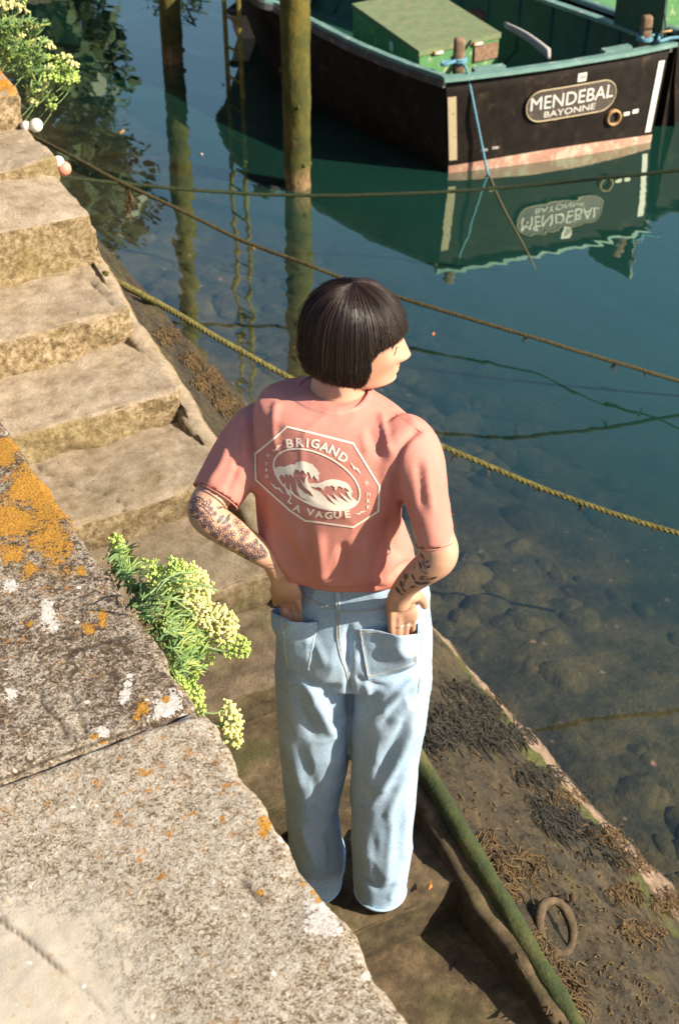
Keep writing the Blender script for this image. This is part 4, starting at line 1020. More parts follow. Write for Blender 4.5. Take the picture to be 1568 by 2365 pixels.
def drape_pts(bv, pts, lift, fallback=2.2):
    out = []; nn = []; lh = None
    for px, py in pts:
        r = Vector(ray(px, py)).normalized(); h, n, _, _ = bv.ray_cast(Vector((0, 0, H)), r)
        if h is None:
            h, n, _, _ = bv.find_nearest(Vector(at_d(px, py, fallback)) if lh is None else lh); 
        if n.dot(r) > 0: n = -n
        lh = h; out.append(np.array(h) + np.array(n) * lift); nn.append(np.array(n))
    return np.array(out), np.array(nn)
def ribbon(bv, pts, width, lift, step=4.0, thick=0.0012, dash=None):     # raised strip lying on a surface
    pts = resample(spline(pts, 6) if len(pts) > 2 else pts, step); P, Nn = drape_pts(bv, pts, lift)
    T = np.gradient(P, axis=0); T /= np.linalg.norm(T, axis=1)[:, None] + 1e-9; S = np.cross(T, Nn); S /= np.linalg.norm(S, axis=1)[:, None] + 1e-9
    V = []; Fs = []; n = len(P)
    wd = np.broadcast_to(np.asarray(width, float), (n,))
    for p, s, nn_, w in zip(P, S, Nn, wd): V += [p - s * w / 2 - nn_ * thick, p - s * w * .35, p + s * w * .35, p + s * w / 2 - nn_ * thick]
    for i in range(n - 1):
        if dash and (i % (dash[0] + dash[1])) >= dash[0]: continue
        for j in range(3): Fs.append([i * 4 + j, (i + 1) * 4 + j, (i + 1) * 4 + j + 1, i * 4 + j + 1])
    return V, Fs
def tri_fill(loops, maxlen):               # filled outline (view units) -> fine triangles
    bm = bmesh.new()
    for lp in loops:
        vs = [bm.verts.new((x, y, 0)) for x, y in lp]
        for a, b in zip(vs, vs[1:] + vs[:1]): bm.edges.new((a, b))
    bmesh.ops.triangle_fill(bm, edges=bm.edges[:], use_beauty=True)
    refine(bm, maxlen)
    V = [(v.co.x, v.co.y) for v in bm.verts]; Fs = [[v.index for v in f.verts] for f in bm.faces]; bm.free(); return V, Fs
def refine(bm, maxlen):
    bmesh.ops.triangulate(bm, faces=bm.faces[:])
    for _ in range(6):
        es = [e for e in bm.edges if e.calc_length() > maxlen]
        if not es: break
        bmesh.ops.subdivide_edges(bm, edges=es, cuts=1, use_grid_fill=False); bmesh.ops.triangulate(bm, faces=[f for f in bm.faces if len(f.verts) > 3])
    bm.verts.index_update()
def draped(bv, V2, Fs, lift):
    P, _ = drape_pts(bv, V2, lift); return P, Fs
def join(lst):
    VV = []; FF = []; b = 0
    for V, Fs in lst:
        if len(V) == 0: continue
        VV.append(np.asarray(V, float)); FF += [[i + b for i in f] for f in Fs]; b += len(V)
    return np.vstack(VV), FF

# ---------------- jeans
def tilt(r, k): c, u, v = r; return (c, u, v - UP * k)
jr = [tilt(hring(1300, 690, 976, 2.17, .088, 4), .022), tilt(hring(1318, 682, 984, 2.17, .096, 4), .020), tilt(hring(1350, 668, 989, 2.17, .104, 2), .014), tilt(hring(1392, 653, 993, 2.17, .113), .007), hring(1440, 640, 998, 2.165, .124), hring(1480, 637, 999, 2.165, .126), hring(1512, 638, 997, 2.165, .116), hring(1530, 645, 990, 2.17, .09), hring(1540, 670, 970, 2.17, .05)]
ll = [hring(1455, 642, 806, 2.17, .100), hring(1500, 638, 810, 2.17, .116), hring(1560, 637, 808, 2.17, .112), hring(1620, 639, 810, 2.175, .102), hring(1690, 645, 809, 2.18, .093), hring(1750, 650, 803, 2.19, .086), hring(1850, 661, 780, 2.205, .078), hring(1930, 668, 790, 2.215, .078), hring(1970, 672, 799, 2.22, .078), hring(2010, 680, 795, 2.22, .078), tilt(hring(2032, 690, 786, 2.22, .076), .012)]
rl = [hring(1455, 812, 996, 2.165, .100), hring(1500, 808, 998, 2.16, .118), hring(1560, 812, 997, 2.16, .114), hring(1620, 811, 991, 2.155, .104), hring(1690, 810, 981, 2.15, .094), hring(1760, 812, 969, 2.145, .088), hring(1850, 811, 960, 2.135, .082), hring(1930, 811, 951, 2.125, .080), hring(2000, 814, 944, 2.12, .078), hring(2040, 818, 938, 2.115, .076), tilt(hring(2052, 821, 935, 2.11, .074), .018)]
def open_hem(rings):
    c, u, v = rings[-1]; return rings + [(c + UP * .002, u * .90, v * .90), (c + UP * .03, u * .84, v * .84)]
Vj, Fj, Nj = union([loft(jr, 56, 2.25), loft(open_hem(ll), 48, 2.2), loft(open_hem(rl), 48, 2.2)], 0.0050, 4)
JF = [  # lit ridges and the hollows beside them
    ([(968, 1545), (930, 1590), (885, 1635), (850, 1660)], 9, .010), ([(960, 1590), (915, 1640), (875, 1680)], 13, -.008),
    ([(968, 1640), (935, 1720), (900, 1790), (868, 1850)], 14, .011), ([(945, 1650), (905, 1730), (868, 1800)], 16, -.008), ([(950, 1760), (915, 1840), (890, 1900)], 12, .006), ([(940, 1850), (935, 1930), (928, 1990)], 9, .005), ([(905, 1880), (900, 1960), (890, 2050)], 12, .005), ([(860, 1920), (865, 2000), (872, 2060)], 14, -.004),
    ([(704, 1572), (730, 1620), (755, 1670), (774, 1705)], 14, .009), ([(680, 1600), (705, 1660), (735, 1710)], 16, -.007), ([(745, 1580), (770, 1640), (790, 1680)], 12, -.006), ([(662, 1690), (680, 1760), (700, 1830)], 16, .007), ([(700, 1740), (725, 1830), (735, 1900)], 18, -.005), ([(690, 1900), (715, 1960), (740, 2020)], 14, .006), ([(770, 1900), (782, 1950), (780, 2000)], 10, .006), ([(755, 1920), (765, 1970), (760, 2010)], 9, -.006),
    ([(806, 1440), (803, 1500), (806, 1560)], 10, -.010), ([(806, 1560), (808, 1610), (808, 1650)], 10, -.012), ([(820, 1560), (860, 1580), (905, 1590)], 9, -.005), ([(835, 1545), (850, 1600), (845, 1640)], 10, .005), ([(700, 1565), (740, 1590), (790, 1585)], 9, -.005),
    ([(720, 1470), (735, 1500), (755, 1540)], 12, .004), ([(870, 1470), (830, 1500), (815, 1530)], 12, .005), ([(830, 1425), (880, 1430), (905, 1440)], 9, .004),
    ([(660, 2000), (700, 2030), (740, 2035)], 8, -.004), ([(835, 2030), (875, 2055), (915, 2040)], 7, -.004), ([(850, 1700), (840, 1760), (835, 1820)], 12, -.004), ([(900, 2080), (905, 2060), (925, 2020)], 7, .004)]
Vj = folds(Vj, Nj, [(l_, w_, a_ * .66) for l_, w_, a_ in JF])
Vj = Vj + Nj * (0.0026 * fbm(Vj * [11, 11, 6], 3, 12) + 0.0034 * (1 - np.abs(fbm(Vj * [9, 9, 6.5], 2, 15)) * 2.4).clip(0, 1) ** 2 - .001)[:, None]
jeans = part('jeans', Vj, Fj, M['denim'], person)
bj = bvh_of(Vj, Fj)
# hands lift the pockets, so the pocket patches bulge where a hand is inside
def pocket(corners, hand, bulge, nu=26, nv=24):
    a, b, c, d = [np.array(q, float) for q in corners]           # top-left, top-right, bottom-right, bottom-left
    pts = []
    for j in range(nv + 1):
        for i in range(nu + 1):
            u, v = i / nu, j / nv; p = (a * (1 - u) + b * u) * (1 - v) + (d * (1 - u) + c * u) * v
            p = p + np.array([0, 10 * u * (1 - u) * 4 * (v > .9) * .6]); pts.append(p)
    P, Nn = drape_pts(bj, pts, 0.0045); q = np.array(pts)
    w = np.exp(-(np.linalg.norm((q - np.array(hand)) / [50, 70], axis=1)) ** 2)
    rim = np.array([min(min(k % (nu + 1), nu - k % (nu + 1)) / 3.0, (nv - k // (nu + 1)) / 3.0, 1) for k in range(len(pts))])
    n_av = Nn.mean(0); n_av /= np.linalg.norm(n_av)
    w = np.minimum(1.0, w * 1.25); P = P + n_av * (bulge * w * rim)[:, None] + Nn * (.0012 * fbm(P * 30, 3, 3))[:, None]
    b0 = len(P); P = np.vstack([P, P - n_av * .0025])
    Fs = [[j * (nu + 1) + i, j * (nu + 1) + i + 1, (j + 1) * (nu + 1) + i + 1, (j + 1) * (nu + 1) + i] for j in range(nv) for i in range(nu)]
    Fs += [[i + b0 for i in f[::-1]] for f in Fs]
    Fs += [[i + 1, i, i + b0, i + 1 + b0] for i in range(nu)]
    pk = part('back_pocket', P, Fs, M['denim'], jeans)
    bp = bvh_of(P, Fs)
    def L(x0, x1, inset): return x0 + (x1 - x0) * inset
    m = (a + b + c + d) / 4
    def ins(pt, k): return pt + (m - pt) / np.linalg.norm(m - pt) * k
    bc = (c + d) / 2 + np.array([0, 7]); V, Fs2 = join([ribbon(bp, [ins(a, 6) + (0, 2), (ins(a, 6) + ins(b, 6)) / 2 + (0, 2), ins(b, 6) + (0, 2)], .0014, .0008, 4, .0006), ribbon(bp, [ins(a, 6) + (0, 9), (ins(a, 6) + ins(b, 6)) / 2 + (0, 9), ins(b, 6) + (0, 9)], .0014, .0008, 4, .0006),
                         ribbon(bp, [ins(a, 5), ins(d, 5)], .0014, .0008, 4, .0006), ribbon(bp, [ins(b, 5), ins(c, 5)], .0014, .0008, 4, .0006), ribbon(bp, [ins(d, 5), bc - (0, 8), ins(c, 5)], .0014, .0008, 4, .0006)])
    tag(part('topstitching', V, Fs2, M['stitch'], pk), kind='stuff')
    V, Fs2 = ribbon(bp, [a + (1, 0), (a + b) / 2 + (0, 0), b - (1, 0)], .0035, .0012, 4, .001); part('pocket_hem', V, Fs2, M['denim_edge'], pk)
    for e0, e1_ in ((a, d), (b, c)): V, Fs2 = ribbon(bp, [e0 + (m - e0) / np.linalg.norm(m - e0) * 1.5, e1_ + (m - e1_) / np.linalg.norm(m - e1_) * 1.5], .003, .0006, 4, .001); part('pocket_edge', V, Fs2, M['denim_edge'], pk)
    return pk
pocket([(646, 1396), (735, 1434), (713, 1549), (662, 1540)], (678, 1412), .034)
pocket([(828, 1451), (965, 1437), (962, 1532), (849, 1566)], (926, 1460), .040)
def seam(name, pts, w, lift=.0012, m='denim_seam', st=None, root=jeans, bv=None):
    V, Fs = ribbon(bv or bj, pts, w, lift, 5, .0014); o = part(name, V, Fs, M[m], root)
    if st:
        L = []
        for off in st:
            q = [(x + off[0], y + off[1]) for x, y in pts]; L.append(ribbon(bv or bj, q, .0009, lift + .0006, 4, .0005))
        V, Fs = join(L); tag(part('stitching', V, Fs, M['stitch'], root if root is not jeans else o), kind='stuff')
seam('yoke_seam', [(682, 1357), (705, 1378), (740, 1396), (777, 1407)], .008, st=[(0, -3), (0, 3)])
seam('yoke_seam', [(788, 1411), (830, 1411), (875, 1405), (905, 1397)], .008, st=[(0, -3), (0, 3)])
seam('seat_seam', [(781, 1400), (781, 1445), (783, 1487), (792, 1525), (802, 1552), (806, 1575)], .008, st=[(-3, 0), (3, 0)])
seam('belt_loop', [(781, 1362), (781, 1384), (781, 1404)], .011, .0045, 'denim_edge', st=[(-3, 0), (3, 0)])
seam('leg_seam', [(975, 1460), (972, 1540), (966, 1600)], .004, st=[(-2, 0)])
# hems with frayed pale edge
def hem_ring(rings, name):
    c, u, v = rings[-1]; a = np.arange(49) * 2 * math.pi / 48
    P = np.array([c + u * math.cos(t) * 1.02 + v * math.sin(t) * 1.02 for t in a]); V, Fs = tube(P, .0035, 6, False)
    part(name, V, Fs, M['denim_edge'], jeans)
hem_ring(ll, 'hem'); hem_ring(rl, 'hem')

# ---------------- tee shirt
tr = [hring(905, 705, 850, 2.13, .050, 15, -.05), hring(916, 665, 885, 2.13, .064, 16, -.08), hring(930, 622, 925, 2.12, .076, 16, -.10), hring(950, 596, 955, 2.11, .086, 16, -.12), hring(985, 580, 978, 2.105, .096, 16, -.10), hring(1040, 578, 975, 2.10, .104, 16, -.06), hring(1100, 583, 948, 2.10, .108, 15, -.02), hring(1150, 590, 930, 2.11, .112, 13), hring(1200, 594, 924, 2.12, .115, 11), hring(1240, 603, 938, 2.13, .119, 10), tilt(hring(1270, 618, 952, 2.14, .122, 6), .008), tilt(hring(1293, 640, 960, 2.15, .120, 3), .016), tilt(hring(1306, 662, 958, 2.155, .110, 2), .020), tilt(hring(1314, 690, 935, 2.16, .088, 0), .020)]
def sleeve(pts, n=36, open_in=.02):
    P = np.array([at_d(*p[:3]) for p in pts]); Q = spline(np.c_[P, [[p[3], p[4]] for p in pts]], 6); P, ra, rb = Q[:, :3], Q[:, 3], Q[:, 4]
    T = np.gradient(P, axis=0); T /= np.linalg.norm(T, axis=1)[:, None]
    rings = []
    for p, t, a, b in zip(P, T, ra, rb):
        u = np.cross(t, FWD); u /= np.linalg.norm(u); v = np.cross(u, t); rings.append((p, u * a, v * b))
    p, u, v = rings[-1]; t = T[-1]
    rings += [(p - t * .001, u * .90, v * .90), (p - t * open_in, u * .86, v * .86)]
    return loft(rings, n), (p, u, v, t)
sl, hl = sleeve([(632, 985, 2.17, .045, .055), (604, 1000, 2.15, .054, .062), (568, 1045, 2.13, .056, .064), (530, 1095, 2.10, .049, .058), (498, 1146, 2.07, .0445, .052)])
sr, hr = sleeve([(905, 1012, 2.08, .048, .055), (938, 1032, 2.06, .053, .060), (965, 1080, 2.03, .049, .060), (983, 1150, 2.01, .039, .053), (998, 1210, 1.995, .036, .049), (1005, 1249, 1.985, .0355, .047)])
Vs, Fsx, Ns = union([loft(tr, 60, 2.15), sl, sr], 0.0052, 5)
SF = [([(913, 1140), (912, 1090), (922, 1040), (950, 1003), (978, 990)], 9, -.007), ([(898, 1130), (892, 1080), (900, 1030), (925, 990)], 16, .004),
      ([(586, 1090), (580, 1030), (578, 970), (588, 925)], 9, -.006), ([(600, 1100), (598, 1030), (602, 970)], 12, .002), ([(562, 1060), (566, 1000), (575, 950)], 8, .005),
      ([(878, 950), (890, 1000), (905, 1050)], 9, .006), ([(850, 980), (868, 1025), (880, 1060)], 9, -.004), ([(835, 1000), (850, 1050)], 8, .003), ([(640, 920), (632, 980), (640, 1050)], 9, .004),
      ([(600, 1215), (630, 1265), (668, 1320), (690, 1350)], 15, .009), ([(640, 1215), (670, 1270), (705, 1330)], 18, -.007), ([(735, 1230), (740, 1290), (745, 1350)], 16, .006), ([(700, 1200), (712, 1260), (722, 1330)], 14, -.004), ([(790, 1250), (795, 1300), (790, 1350)], 14, -.006), ([(845, 1240), (848, 1290), (840, 1350)], 14, .006), ([(890, 1240), (885, 1290), (875, 1350)], 14, -.007),
      ([(925, 1190), (935, 1235), (955, 1280)], 12, .007), ([(905, 1190), (905, 1240), (925, 1290)], 12, -.007), ([(900, 1340), (925, 1310), (955, 1295)], 8, -.006), ([(920, 1160), (915, 1210), (895, 1270)], 10, .006),
      ([(985, 1060), (990, 1120), (1000, 1190)], 9, .004), ([(965, 1060), (970, 1120), (975, 1180)], 10, -.004), ([(530, 1020), (510, 1075), (480, 1120)], 10, .004), ([(556, 1050), (540, 1100), (520, 1145)], 9, -.004), ([(940, 965), (965, 985), (985, 1010)], 8, .004),
      ([(610, 1130), (605, 1180), (612, 1230)], 12, -.004), ([(700, 1356), (790, 1366), (900, 1356)], 7, -.006)]
Vs = folds(Vs, Ns, [(l_, w_, a_ * .78) for l_, w_, a_ in SF])
Vs = Vs + Ns * (0.0016 * fbm(Vs * [9, 9, 6], 3, 41) + 0.0018 * (1 - np.abs(fbm(Vs * [13, 13, 6] + [0, 0, 3.0], 2, 55)) * 2.6).clip(0, 1) ** 2 - .001)[:, None]
shirt = part('tee_shirt', Vs, Fsx, M['shirt'], person)
bs = bvh_of(Vs, Fsx)
def dv(x, y): return (421 + x / 2.275, 612.5 + y / 2.275)       # detail crop -> view units
# collar: ribbed band round the neck
col_c, cu, cv = hring(903, 687, 852, 2.135, .062, 22)
V = []; Fs = []; nc = 56
for k in range(nc):
    a = 2 * math.pi * k / nc; r = cu * math.cos(a) + cv * math.sin(a); rn = r / np.linalg.norm(r)
    back = max(0.0, -math.sin(a)); z0 = -0.010 * back
    for h, o_ in ((-.022 - .006 * back, .016), (-.014, .012), (-.004, .006), (.003, .001), (.003, -.003), (-.012, -.004)): V.append(col_c + r + rn * o_ + UP * (h + z0))
Fs = [[k * 6 + j, ((k + 1) % nc) * 6 + j, ((k + 1) % nc) * 6 + j + 1, k * 6 + j + 1] for k in range(nc) for j in range(5)]
collar = part('collar', V, Fs, M['rib'], shirt)
st = []
for off in (0, 4):
    st.append(ribbon(bs, [(673, 897), (678, 915 + off), (694, 930 + off), (722, 943 + off), (760, 951 + off), (800, 949 + off), (832, 938 + off), (852, 922 + off)], .0012, .0008, 4, .0006))
V, Fs = join(st); tag(part('collar_stitching', V, Fs, M['shirt_stitch'], shirt), kind='stuff')
seam('shoulder_seam', [(637, 893), (612, 897), (590, 908), (575, 930)], .0022, .0002, 'shirt', root=shirt, bv=bs)
seam('sleeve_seam', [(590, 908), (583, 960), (582, 1010), (586, 1080)], .0022, .0002, 'shirt', root=shirt, bv=bs)
seam('shoulder_seam', [(856, 922), (895, 944), (930, 966), (975, 1000)], .0022, .0002, 'shirt', root=shirt, bv=bs)
seam('sleeve_seam', [(983, 1003), (955, 1012), (930, 1040), (915, 1090)], .0022, .0002, 'shirt', root=shirt, bv=bs)
for hem, nm in ((hl, 'sleeve_hem'), (hr, 'sleeve_hem')):
    p, u, v, t = hem; a = np.arange(57) * 2 * math.pi / 56
    P = np.array([p + u * math.cos(k) * .99 + v * math.sin(k) * .99 for k in a]); V, Fs = tube(P, .0012, 6, False); part(nm, V, Fs, M['shirt'], shirt)
# ---------------- print on the back
PR = []
def outline(pts, w, closed=True, step=4):
    pts = list(pts) + ([pts[0]] if closed else []); out = []
    for a, b in zip(pts[:-1], pts[1:]):
        d = math.hypot(b[0] - a[0], b[1] - a[1]); ux, uy = (b[0] - a[0]) / d, (b[1] - a[1]) / d; n = max(1, int(d / step)); V = []; Fs = []
        for i in range(n + 1):
            x, y = a[0] + ux * (d * i / n), a[1] + uy * (d * i / n)
            if i == 0: x -= ux * w * .4; y -= uy * w * .4
            if i == n: x += ux * w * .4; y += uy * w * .4
            V += [(x - uy * w / 2, y + ux * w / 2), (x + uy * w / 2, y - ux * w / 2)]
        Fs = [[2 * i, 2 * i + 1, 2 * i + 3, 2 * i + 2] for i in range(n)]; out.append((V, Fs))
    return out
def pd(x, y): return (566.6 + x / 4.654, 964.8 + y / 4.654)      # print crop -> view units
octa = [(112, 385), (325, 210), (450, 95), (1160, 275), (1440, 730), (1425, 1000), (1160, 1170), (640, 1098), (480, 990), (115, 660)]
for V, Fs in outline([pd(*q) for q in octa], 4.2): PR.append(draped(bs, V, Fs, .0010))
def ell(t, k=1.0):
    a, b, th = 500 * k, 268 * k, math.radians(27); x = a * math.cos(t); y = b * math.sin(t)
    return (770 + x * math.cos(th) - y * math.sin(th), 660 + x * math.sin(th) + y * math.cos(th))
for V, Fs in outline([pd(*ell(2 * math.pi * k / 72)) for k in range(72)], 3.6): PR.append(draped(bs, V, Fs, .0011))
def glyph(s, x, y, h, ang, wk=1.0, bold=0.03):
    V, Fs = text_mesh(s, 1.0, bold, 2); cap = 0.7
    xm = (V[:, 0].max() + V[:, 0].min()) / 2; ym = (V[:, 1].max() + V[:, 1].min()) / 2
    ca, sa = math.cos(ang), math.sin(ang); k = h / (V[:, 1].max() - V[:, 1].min())
    X = (V[:, 0] - xm) * k * wk; Y = -(V[:, 1] - ym) * k
    P = [(x + a * ca - b * sa, y + a * sa + b * ca) for a, b in zip(X, Y)]
    bm = bmesh.new(); vt = [bm.verts.new((p[0], p[1], 0)) for p in P]
    for f in Fs:
        try: bm.faces.new([vt[i] for i in f])
        except ValueError: pass
    refine(bm, 26)
    P = [(v.co.x, v.co.y) for v in bm.verts]; Fs = [[v.index for v in f.verts] for f in bm.faces]; bm.free()
    PR.append(draped(bs, [pd(*q) for q in P], Fs, .0011))
for ch, x, y, a, h in (('B', 482, 272, -8, 100), ('R', 592, 262, -2, 100), ('I', 670, 268, 3, 96), ('G', 752, 275, 8, 100), ('A', 855, 312, 18, 98), ('N', 955, 352, 26, 100), ('D', 1055, 425, 34, 96)): glyph(ch, x, y, h, math.radians(a), 1.05)
for ch, x, y, a, h in (('L', 492, 885, 28, 66), ('A', 560, 968, 20, 72), ('V', 702, 1010, 8, 76), ('A', 795, 1030, 3, 70), ('G', 895, 1042, 0, 78), ('U', 990, 1038, -4, 76), ('E', 1098, 1030, -10, 78)): glyph(ch, x, y, h, math.radians(a), 1.2)
for ch, x, y, h in (('T', 232, 492, 34), ('R', 236, 558, 34), ('D', 238, 625, 36)): glyph(ch, x, y, h, math.radians(5))
for ch, x, y, h in (('M', 1323, 820, 42), ('R', 1320, 888, 40), ('K', 1322, 955, 40)): glyph(ch, x, y, h, math.radians(6), 1.0, 0.0 if ch == 'M' else 0.02)
def poly(pts): V, Fs = tri_fill([pts], 30); PR.append(draped(bs, [pd(*q) for q in V], Fs, .0011))
def bolt(x0, y0, x1, y1, w):
    dx, dy = x1 - x0, y1 - y0; n = (-dy, dx); k = w / math.hypot(dx, dy)
    P = lambda t, s: (x0 + dx * t + n[0] * k * s, y0 + dy * t + n[1] * k * s)
    poly([P(0, 0), P(.45, .55), P(.52, .1), P(1, 0), P(.56, -.55), P(.46, -.08)])
bolt(290, 358, 400, 280, 34); bolt(1128, 472, 1245, 612, 40); bolt(268, 680, 428, 825, 40); bolt(1172, 1030, 1298, 1000, 32)
def star(x, y, r, rot):
    for k in range(2):
        a = rot + k * math.pi / 2; u = (math.cos(a), math.sin(a))
        poly([(x + u[0] * r, y + u[1] * r), (x + u[1] * 4, y - u[0] * 4), (x - u[0] * r, y - u[1] * r), (x - u[1] * 4, y + u[0] * 4)])
    for k in range(4):
        a = rot + math.pi / 4 + k * math.pi / 2; cx, cy = x + math.cos(a) * r * .6, y + math.sin(a) * r * .6
        poly([(cx - 5, cy), (cx, cy - 5), (cx + 5, cy), (cx, cy + 5)])
star(1300, 695, 40, math.radians(12)); star(250, 402, 30, math.radians(40))
# two plain breaking waves
crest1 = [(322, 545), (352, 522), (392, 515), (425, 525), (462, 505), (500, 495), (535, 500), (560, 472), (600, 460), (645, 468), (690, 485), (725, 495), (745, 525), (770, 545), (785, 575), (806, 598), (785, 605), (792, 640), (788, 678), (770, 655), (752, 640), (742, 610), (728, 632), (716, 655), (703, 625), (690, 590), (668, 572), (660, 605), (642, 590), (628, 562), (608, 558), (592, 582), (575, 560), (545, 548), (528, 572), (520, 605), (525, 640), (505, 620), (480, 600), (470, 625), (450, 600), (425, 608), (432, 640), (408, 615), (385, 605), (372, 628), (352, 600), (335, 580)]
poly(crest1)
crest2 = [(690, 705), (730, 698), (780, 700), (820, 690), (870, 668), (930, 655), (990, 662), (1040, 675), (1080, 690), (1112, 715), (1130, 745), (1145, 775), (1160, 800), (1138, 795), (1140, 822), (1118, 790), (1100, 765), (1078, 752), (1060, 738), (1062, 765), (1040, 745), (1010, 728), (985, 740), (985, 775), (962, 770), (960, 740), (930, 722), (900, 735), (878, 730), (850, 748), (848, 780), (825, 758), (790, 740), (750, 745), (715, 735)]
poly(crest2)
base = [ell(t) for t in np.linspace(math.radians(4), math.radians(168), 26)]
body = base + [(395, 690), (415, 720), (440, 690), (432, 760), (455, 815), (500, 850), (482, 770), (485, 690), (505, 780), (560, 860), (620, 890), (700, 895), (600, 850), (560, 780), (545, 650), (575, 740), (640, 800), (735, 850), (700, 790), (625, 730), (590, 650), (640, 700), (650, 640), (680, 612), (665, 660), (690, 705), (720, 755), (800, 790), (870, 855), (890, 885), (980, 940), (920, 880), (875, 810), (940, 860), (1060, 930), (985, 880), (940, 800), (1000, 850), (1120, 915), (1060, 860), (1010, 795), (1090, 850), (1160, 900), (1110, 840), (1085, 790), (1120, 790), (1150, 850), (1200, 890)]
poly(body[::-1])
V, Fs = join(PR); tag(part('back_print', V, Fs, M['print'], shirt), kind='stuff')

# ---------------- head, neck, arms, hands: one continuous body
HC = at_d(824, 767, 2.16)                                     # centre of the skull
AL = math.radians(6)
Hf = LAT * math.cos(AL) + FWD * math.sin(AL); Hf = Hf - UP * 0.05; Hf /= np.linalg.norm(Hf)
Hl = np.cross(UP, Hf); Hl /= np.linalg.norm(Hl); Hu = np.cross(Hf, Hl)
HS = 0.92
def head_pt(f, l, u): return HC + (Hf * f + Hl * l + Hu * u) * HS
def head_mesh():
    nt, nu_ = 120, 96; V = []; us = np.linspace(.098, -.107, nu_)
    th = np.arange(nt) * 2 * math.pi / nt - math.pi
    for u in us:
        k = math.sqrt(max(0.0, 1 - (max(u - 0.0, 0) / .0985) ** 2)) if u > 0 else 1.0
        fr, bk, sd = .080, .090, .068
        if u < 0:
            t = -u / .107
            fr = .080 - .004 * t; bk = .090 - .045 * t ** 1.3; sd = .068 - .020 * t ** 1.5
            if u < -.089: q = (-.089 - u) / .018; e = math.sqrt(max(0, 1 - q * q * .9)); fr *= e; bk *= e; sd *= e
        c, s = np.cos(th), np.sin(th)
        ff = np.where(c > 0, fr, bk); p = 2.0 + .3 * (c > 0)
        r = (np.abs(c / ff) ** p + np.abs(s / sd) ** p) ** (-1 / p) * k
        g = lambda x, m, w: np.exp(-((x - m) / w) ** 2)
        gu = lambda m, w: math.exp(-((u - m) / w) ** 2)
        # nose
        if u > -.064:
            tn = np.clip((.012 - u) / .060, 0, 1); nose = .029 * tn ** 1.1 * (1 if u > -.048 else max(0.0, math.cos((-.048 - u) / .012 * math.pi / 2))); r = r + nose * g(th, 0, .10 + .08 * tn)
        r = r + .008 * gu(-.050, .008) * (g(th, .19, .09) + g(th, -.19, .09))
        r = r + .006 * gu(.014, .012) * g(np.abs(th), .30, .35)            # brow
        r = r - .011 * gu(-.012, .013) * g(np.abs(th), .40, .20)           # sockets
        r = r + .005 * gu(-.038, .018) * g(np.abs(th), .62, .25)           # cheeks
        r = r + .009 * gu(-.0665, .0045) * g(th, 0, .30) + .009 * gu(-.0775, .0048) * g(th, 0, .26) - .004 * gu(-.0718, .0020) * g(th, 0, .34)
        r = r - .005 * gu(-.0855, .004) * g(th, 0, .3) + .009 * gu(-.096, .008) * g(th, 0, .32)
        for a_, rr in zip(th, r): V.append(head_pt(rr * math.cos(a_), rr * math.sin(a_), u))
    Fs = [[i * nt + j, i * nt + (j + 1) % nt, (i + 1) * nt + (j + 1) % nt, (i + 1) * nt + j] for i in range(nu_ - 1) for j in range(nt)]
    V += [head_pt(0, 0, .098), head_pt(.01, 0, -.107)]; b = nt * nu_
    Fs += [[(j + 1) % nt, j, b] for j in range(nt)] + [[(nu_ - 1) * nt + j, (nu_ - 1) * nt + (j + 1) % nt, b + 1] for j in range(nt)]
    return V, Fs
def seg(p, q, r0, r1, n=14):               # capsule between two world points
    p, q = A(p, float), A(q, float); ax = q - p; L = np.linalg.norm(ax); ax /= L
    u = np.cross(ax, [.3, .5, .8]); u /= np.linalg.norm(u); v = np.cross(ax, u); rings = []
    for t in np.linspace(.15, math.pi / 2, 5): rings.append((p - ax * r0 * math.cos(t), u * r0 * math.sin(t), v * r0 * math.sin(t)))
    for t in np.linspace(math.pi / 2, math.pi - .15, 5): rings.append((q - ax * r1 * math.cos(t), u * r1 * math.sin(t), v * r1 * math.sin(t)))
    return loft(rings, n)
def chain(pts):                            # (point, radius) list -> capsules
    return [seg(a[0], b[0], a[1], b[1]) for a, b in zip(pts[:-1], pts[1:])]
bodyp = [head_mesh()]
nb0 = at_d(772, 935, 2.14); nb1 = HC + Hf * (-.022) - UP * .055
bodyp.append(loft([(nb0 - UP * .03, LAT * .075, FWD * .05), (nb0 + UP * .01, LAT * .055, FWD * .050), (nb0 * .5 + nb1 * .5, LAT * .049, FWD * .049), (nb1, LAT * .048, FWD * .048), (nb1 + UP * .03, LAT * .04, FWD * .04)], 30))
# ear under the hair
# torso core, hips and legs inside the clothes
bodyp.append(loft([(c, u * .80, v * .72) for c, u, v in tr[2:-1]], 30))
bodyp.append(loft([(c, u * .82, v * .78) for c, u, v in [tr[-3]] + jr[1:-1]], 30))
bodyp.append(loft([(c + FWD * .02, u * .62, v * .55) for c, u, v in ll[:-2]], 24)); bodyp.append(loft([(c + FWD * .02, u * .62, v * .55) for c, u, v in rl[:-2]], 24))
for rr_ in (ll, rl):
    c = rr_[-1][0]; c = rr_[-3][0] + FWD * .035; g = A([c[0], c[1], 1.802]) + FWD * .055; ftd = FWD * .9 + LAT * .05
    bodyp.append(loft([(c, LAT * .030, FWD * .032), (A([c[0], c[1], 1.86]) + FWD * .03, LAT * .024, FWD * .024), (A([c[0], c[1], 1.80]) + FWD * .045, LAT * .022, FWD * .026)], 20))
    bodyp += [seg(g + ftd * .01 + UP * .006, g + ftd * .13 + UP * .002, .018, .018)]
